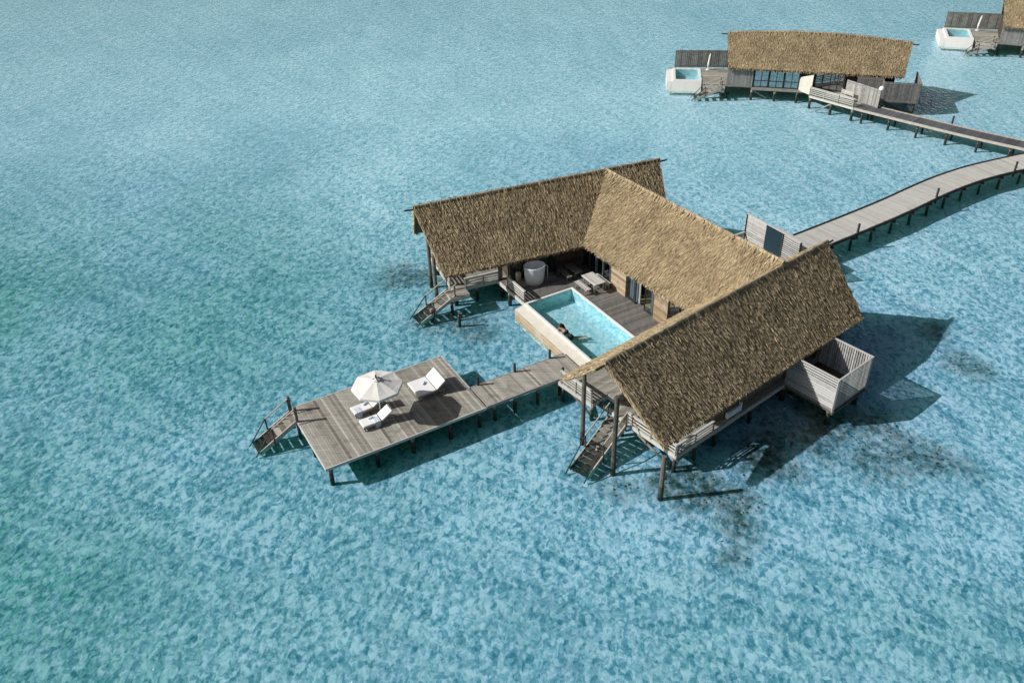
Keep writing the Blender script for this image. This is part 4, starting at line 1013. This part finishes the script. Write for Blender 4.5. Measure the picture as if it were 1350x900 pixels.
for x, y in ((.5, .4), (2.4, .4), (.5, 3.6), (2.4, 3.6)):
    p = F2.p(x, y); pile(p.x, p.y, zf_-.1, P2, r=.16)
CP = thing('closed_parasol', 'slim white closed parasol on the deck by the bow roofed villa', 'parasol', (*F2.p(3.75, 4.0)[:2], ZD))
c = F2.p(3.75, 4.0, ZD)
mb = MB(); mb.tube([c+Vector((0, 0, .25)), c+Vector((.03, 0, .6)), c+Vector((.12, 0, 1.5)), c+Vector((.15, 0, 1.75))], [.06, .13, .10, .03], 10, .8); mb.build('canopy', 'canvas', CP)
mb = MB(); mb.tube([c+Vector((0, 0, .0)), c+Vector((.0, 0, .3))], .035, 8, .8); mb.lathe(c, [(0, .0), (.22, .0), (.22, .07), (0, .08)], 14, .8); mb.build('stand', 'white', CP)
def bench2(fr):
    t = thing('slat_bench', 'pale slatted bench with a back in front of the distant slatted screen', 'bench', fr.p(0, 0, ZD))
    mb = MB()
    for i in range(4): mb.box(fr, -.75, .75, -.05-.11*i-.09, -.05-.11*i, ZD+.38, ZD+.43, .8)
    mb.build('seat', 'rail', t)
    mb = MB()
    for i in range(3): mb.box(fr, -.75, .75, .0, .03, ZD+.55+.13*i, ZD+.64+.13*i, .85)
    mb.build('backrest', 'rail', t)
    for x in (-.68, .68):
        for y in (-.4, .02): l = MB(); l.beam(fr.p(x, y, ZD), fr.p(x, y, ZD+.38 if y < 0 else ZD+.92), .07, .07, .7); l.build('leg', 'rail', t)
    return t
fb = FR2.p(11.75, -1.75); BN = bench2(Fr(fb.x, fb.y, -58))
BL_ = thing('lantern', 'round white lantern beside the end of the distant slatted screen', 'lantern', FR2.p(14.55, -3.35, ZD))
mb = MB(); mb.lathe(FR2.p(14.55, -3.35, ZD+1.55), [(0, 0), (.2, .06), (.28, .25), (.2, .42), (.08, .5), (0, .52)], 14, .7); mb.build('shade', 'cushion', BL_, smooth=True)
mb = MB(); mb.tube([FR2.p(14.55, -3.35, ZD-.1), FR2.p(14.55, -3.35, ZD+1.6)], .06, 8, .6); mb.build('post', 'pile', BL_)

# third villa: the same kind of building, half out of the picture
rot3 = R(-9); o2 = Vector(F2.p(0, 0)); o3 = Vector((51.9, 103.2, 0))
def to3(o, label):
    c = copy_tree(o); d = Vector((o.location.x-o2.x, o.location.y-o2.y, 0)); d.rotate(Matrix.Rotation(rot3, 3, 'Z'))
    c.location = (o3.x+d.x, o3.y+d.y, o.location.z); c.rotation_euler = (0, 0, rot3); c['label'] = label
to3(V2, 'farthest villa, cut off by the upper right corner of the view')
to3(P2, 'white pool of the farthest villa in the upper right corner')
to3(CP, 'slim white closed parasol beside the farthest pool')
for o in list(COL.objects):
    if o.parent is None and o.name.split('.')[0] == 'thatched_villa': o['group'] = 'thatched water villas'
    if o.parent is None and o.name.split('.')[0] == 'plunge_pool': o['group'] = 'villa pools'

# ================================================================== CAMERA, LIGHT, WORLD
cam = bpy.data.cameras.new('camera'); co = bpy.data.objects.new('camera', cam); COL.objects.link(co); SC.camera = co
cam.sensor_fit = 'HORIZONTAL'; cam.sensor_width = 36; cam.lens = 36*1144/1350; cam.clip_end = 6000; cam.clip_start = .5
pitch, roll = R(34.8), R(-1.5)
f = Vector((0, math.cos(pitch), -math.sin(pitch))); u = Vector((0, math.sin(pitch), math.cos(pitch))); r = Vector((1, 0, 0))
c_, s_ = math.cos(roll), math.sin(roll)
rx = r*c_+u*s_; uy = -r*s_+u*c_
m = Matrix(((rx.x, uy.x, -f.x, 0), (rx.y, uy.y, -f.y, 0), (rx.z, uy.z, -f.z, CAM_Z), (0, 0, 0, 1)))
co.matrix_world = m

AZ, EL = 7.0, 34.5         # azimuth the shadows point to, sun height
sun = bpy.data.lights.new('sun', 'SUN'); sun.energy = 4.6; sun.angle = R(.5); sun.color = (1.0, .99, .97)
so_ = bpy.data.objects.new('sun', sun); COL.objects.link(so_)
d = Vector((math.cos(R(AZ))*math.cos(R(EL)), math.sin(R(AZ))*math.cos(R(EL)), -math.sin(R(EL))))
so_.rotation_euler = d.to_track_quat('-Z', 'Y').to_euler(); so_.location = (-40, 30, 60)
wd = bpy.data.worlds.new('World'); SC.world = wd; wd.use_nodes = True
nt = wd.node_tree; nt.nodes.clear()
sk = nt.nodes.new('ShaderNodeTexSky'); sk.sky_type = 'NISHITA'; sk.sun_disc = False; sk.sun_elevation = R(EL)
sk.sun_rotation = math.atan2(-d.x, -d.y); sk.air_density = 1.0; sk.dust_density = 3.5; sk.ozone_density = 0.0
bg = nt.nodes.new('ShaderNodeBackground'); bg.inputs[1].default_value = .05
wo = nt.nodes.new('ShaderNodeOutputWorld'); nt.links.new(sk.outputs[0], bg.inputs[0]); nt.links.new(bg.outputs[0], wo.inputs[0])
SC.view_settings.view_transform = 'Standard'; SC.view_settings.look = 'None'; SC.view_settings.exposure = 0.0; SC.view_settings.gamma = 1; SC.view_settings.use_curve_mapping = False
SC.render.engine = 'CYCLES'
SC.cycles.transparent_max_bounces = 16; SC.cycles.max_bounces = 8; SC.cycles.diffuse_bounces = 6
SC.cycles.use_denoising = True; SC.cycles.denoiser = 'OPENIMAGEDENOISE'; SC.cycles.denoising_input_passes = 'RGB_ALBEDO_NORMAL'; SC.cycles.denoising_prefilter = 'ACCURATE'; SC.cycles.caustics_reflective = False; SC.cycles.caustics_refractive = False; SC.cycles.sample_clamp_indirect = 3
